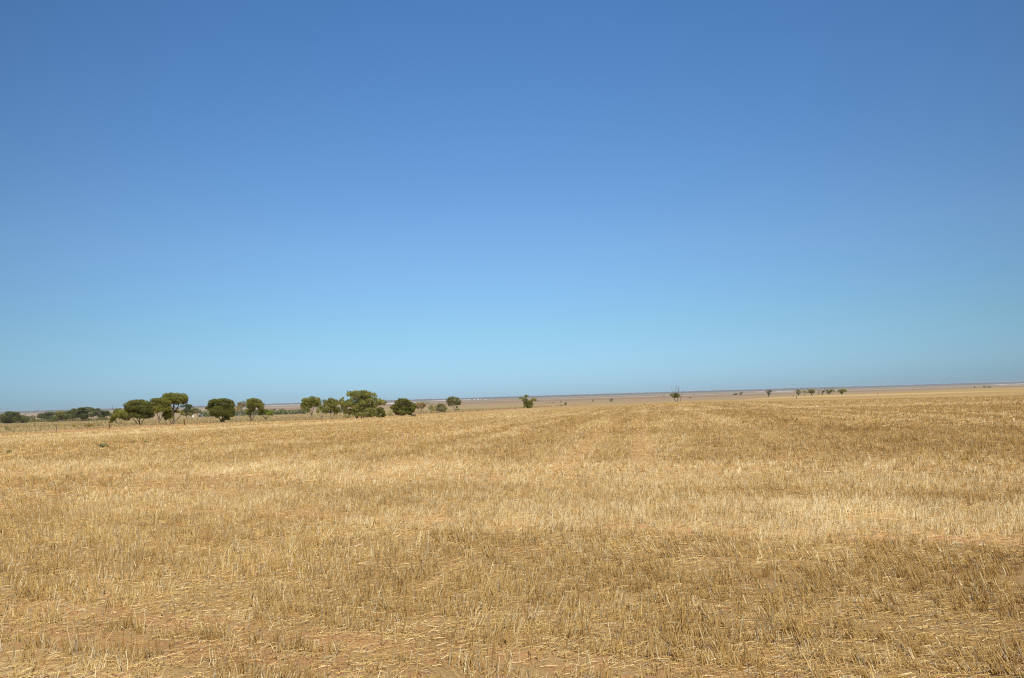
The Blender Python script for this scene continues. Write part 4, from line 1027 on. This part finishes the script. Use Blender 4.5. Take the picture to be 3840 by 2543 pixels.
def far_rise():
    """a low wooded rise all along the skyline"""
    V, F = [], []
    th = np.radians(np.arange(-50, 50, .12)); D = 13000
    for i, a in enumerate(th):
        px = CX + FPX * math.tan(a)
        x, y = math.sin(a) * D, math.cos(a) * D
        zg = float(zf(np.array([x]), np.array([y]))[0])
        amp = np.interp(px, [-200, 300, 700, 1000, 1400, 1900, 2300, 2700, 3000, 3300, 3840, 4200], [1.3, 1.25, .95, 1.0, .95, 1.15, 1.1, 1.15, 1.05, .9, .85, .8])
        h = (16 + 9 * amp) * (.9) + 7 * (fbm(np.array([a * 260]), np.array([1.7]), 3, 3)[0] - .5) * 2 + (zg * 0)
        top = -24 * .0 + EYE - 25 + h + 2.0
        V += [(x * .985, y * .985, zg - 2), (x, y, top), (x * 1.05, y * 1.05, top - 2), (x * 1.1, y * 1.1, zg - 8)]
    for i in range(len(th) - 1):
        for k in range(3): F.append((4 * i + k, 4 * i + 4 + k, 4 * i + 5 + k, 4 * i + 1 + k))
    me = bpy.data.meshes.new('hills'); me.from_pydata(V, [], F); me.update()
    m = rough_mat('far_scrub', (.075, .074, .052), (.135, .12, .088), (1 / 90, 1 / 90, 1 / 20), .95, 0)
    o = link('hills', me, m); tag(o, kind='structure')


far_rise()

# ------------------------------------------------------------------ air
m, nt, out = newmat('haze')
v = N(nt, 'VolumePrincipled'); v.inputs['Color'].default_value = (.58, .74, 1.0, 1); v.inputs['Density'].default_value = 2.6e-5; v.inputs['Anisotropy'].default_value = .1
L(nt, v.outputs[0], out.inputs['Volume'])
bm = bmesh.new(); box(bm, -34000, 34000, -34000, 34000, -33, 7)
o = link('haze', bm_mesh(bm, 'haze'), m); tag(o, kind='stuff')

# ------------------------------------------------------------------ light
SUN_EL, SUN_AZ = R(54), R(158)          # azimuth clockwise from straight ahead
sd = Vector((math.cos(SUN_EL) * math.sin(SUN_AZ), math.cos(SUN_EL) * math.cos(SUN_AZ), math.sin(SUN_EL)))
ld = bpy.data.lights.new('sun', 'SUN'); ld.energy = 5.0; ld.angle = R(.53); ld.color = (1.0, .95, .85)
lo = bpy.data.objects.new('sun', ld); COL.objects.link(lo); lo.rotation_euler = sd.to_track_quat('Z', 'Y').to_euler(); lo.location = (0, 0, 60)

w = bpy.data.worlds.new('World'); S.world = w; w.use_nodes = True
nt = w.node_tree; nt.nodes.clear()
out = nt.nodes.new('ShaderNodeOutputWorld'); bg = nt.nodes.new('ShaderNodeBackground')
sky = nt.nodes.new('ShaderNodeTexSky'); sky.sky_type = 'NISHITA'; sky.sun_disc = False
sky.sun_elevation = SUN_EL; sky.sun_rotation = SUN_AZ; sky.altitude = 50
sky.air_density = 1.0; sky.dust_density = .3; sky.ozone_density = 2.0
bg.inputs[1].default_value = .113
# clean dry air: deeper blue overhead, little warm glow at the skyline; lobe painted in to dim the sides like lens vignetting
tc = nt.nodes.new('ShaderNodeTexCoord'); nv = N(nt, 'VectorMath', operation='NORMALIZE'); L(nt, tc.outputs['Generated'], nv.inputs[0])
sx = N(nt, 'SeparateXYZ'); L(nt, nv.outputs[0], sx.inputs[0])
tint = ramp(nt, sx.outputs[2], [(0.0, (.34, .533, .88)), (.012, (.330, .538, .90)), (.08, (.408, .605, .77)), (.186, (.525, .71, .865)), (.46, (.505, .82, 1.08)), (1.0, (.44, .75, 1.05))])
dt = N(nt, 'VectorMath', operation='DOT_PRODUCT'); L(nt, nv.outputs[0], dt.inputs[0]); dt.inputs[1].default_value = Vector((.03, 1, .18)).normalized()
lob = N(nt, 'MapRange'); L(nt, dt.outputs['Value'], lob.inputs[0]); lob.inputs[1].default_value = .6; lob.inputs[2].default_value = 1.0; lob.inputs[3].default_value = .42; lob.inputs[4].default_value = 1.0
sc_ = mix(nt, 1.0, sky.outputs[0], tint, 'MULTIPLY'); sc_ = mix(nt, 1.0, sc_, lob.outputs[0], 'MULTIPLY')
L(nt, sc_, bg.inputs[0]); L(nt, bg.outputs[0], out.inputs[0])

# ------------------------------------------------------------------ camera, colour
cd = bpy.data.cameras.new('camera'); cam = bpy.data.objects.new('camera', cd); COL.objects.link(cam)
cd.sensor_width = 36; cd.lens = FPX / 3840 * 36; cd.clip_start = .1; cd.clip_end = 80000
mat = Matrix((RGT, UPV, -FWD)).transposed().to_4x4(); mat.translation = (0, 0, EYE)
cam.matrix_world = mat
S.camera = cam
S.view_settings.view_transform = 'Standard'; S.view_settings.look = 'None'; S.view_settings.exposure = 0.41; S.view_settings.gamma = 1
S.cycles.volume_bounces = 1
S.cycles.use_denoising = False
S.cycles.filter_width = 1.2
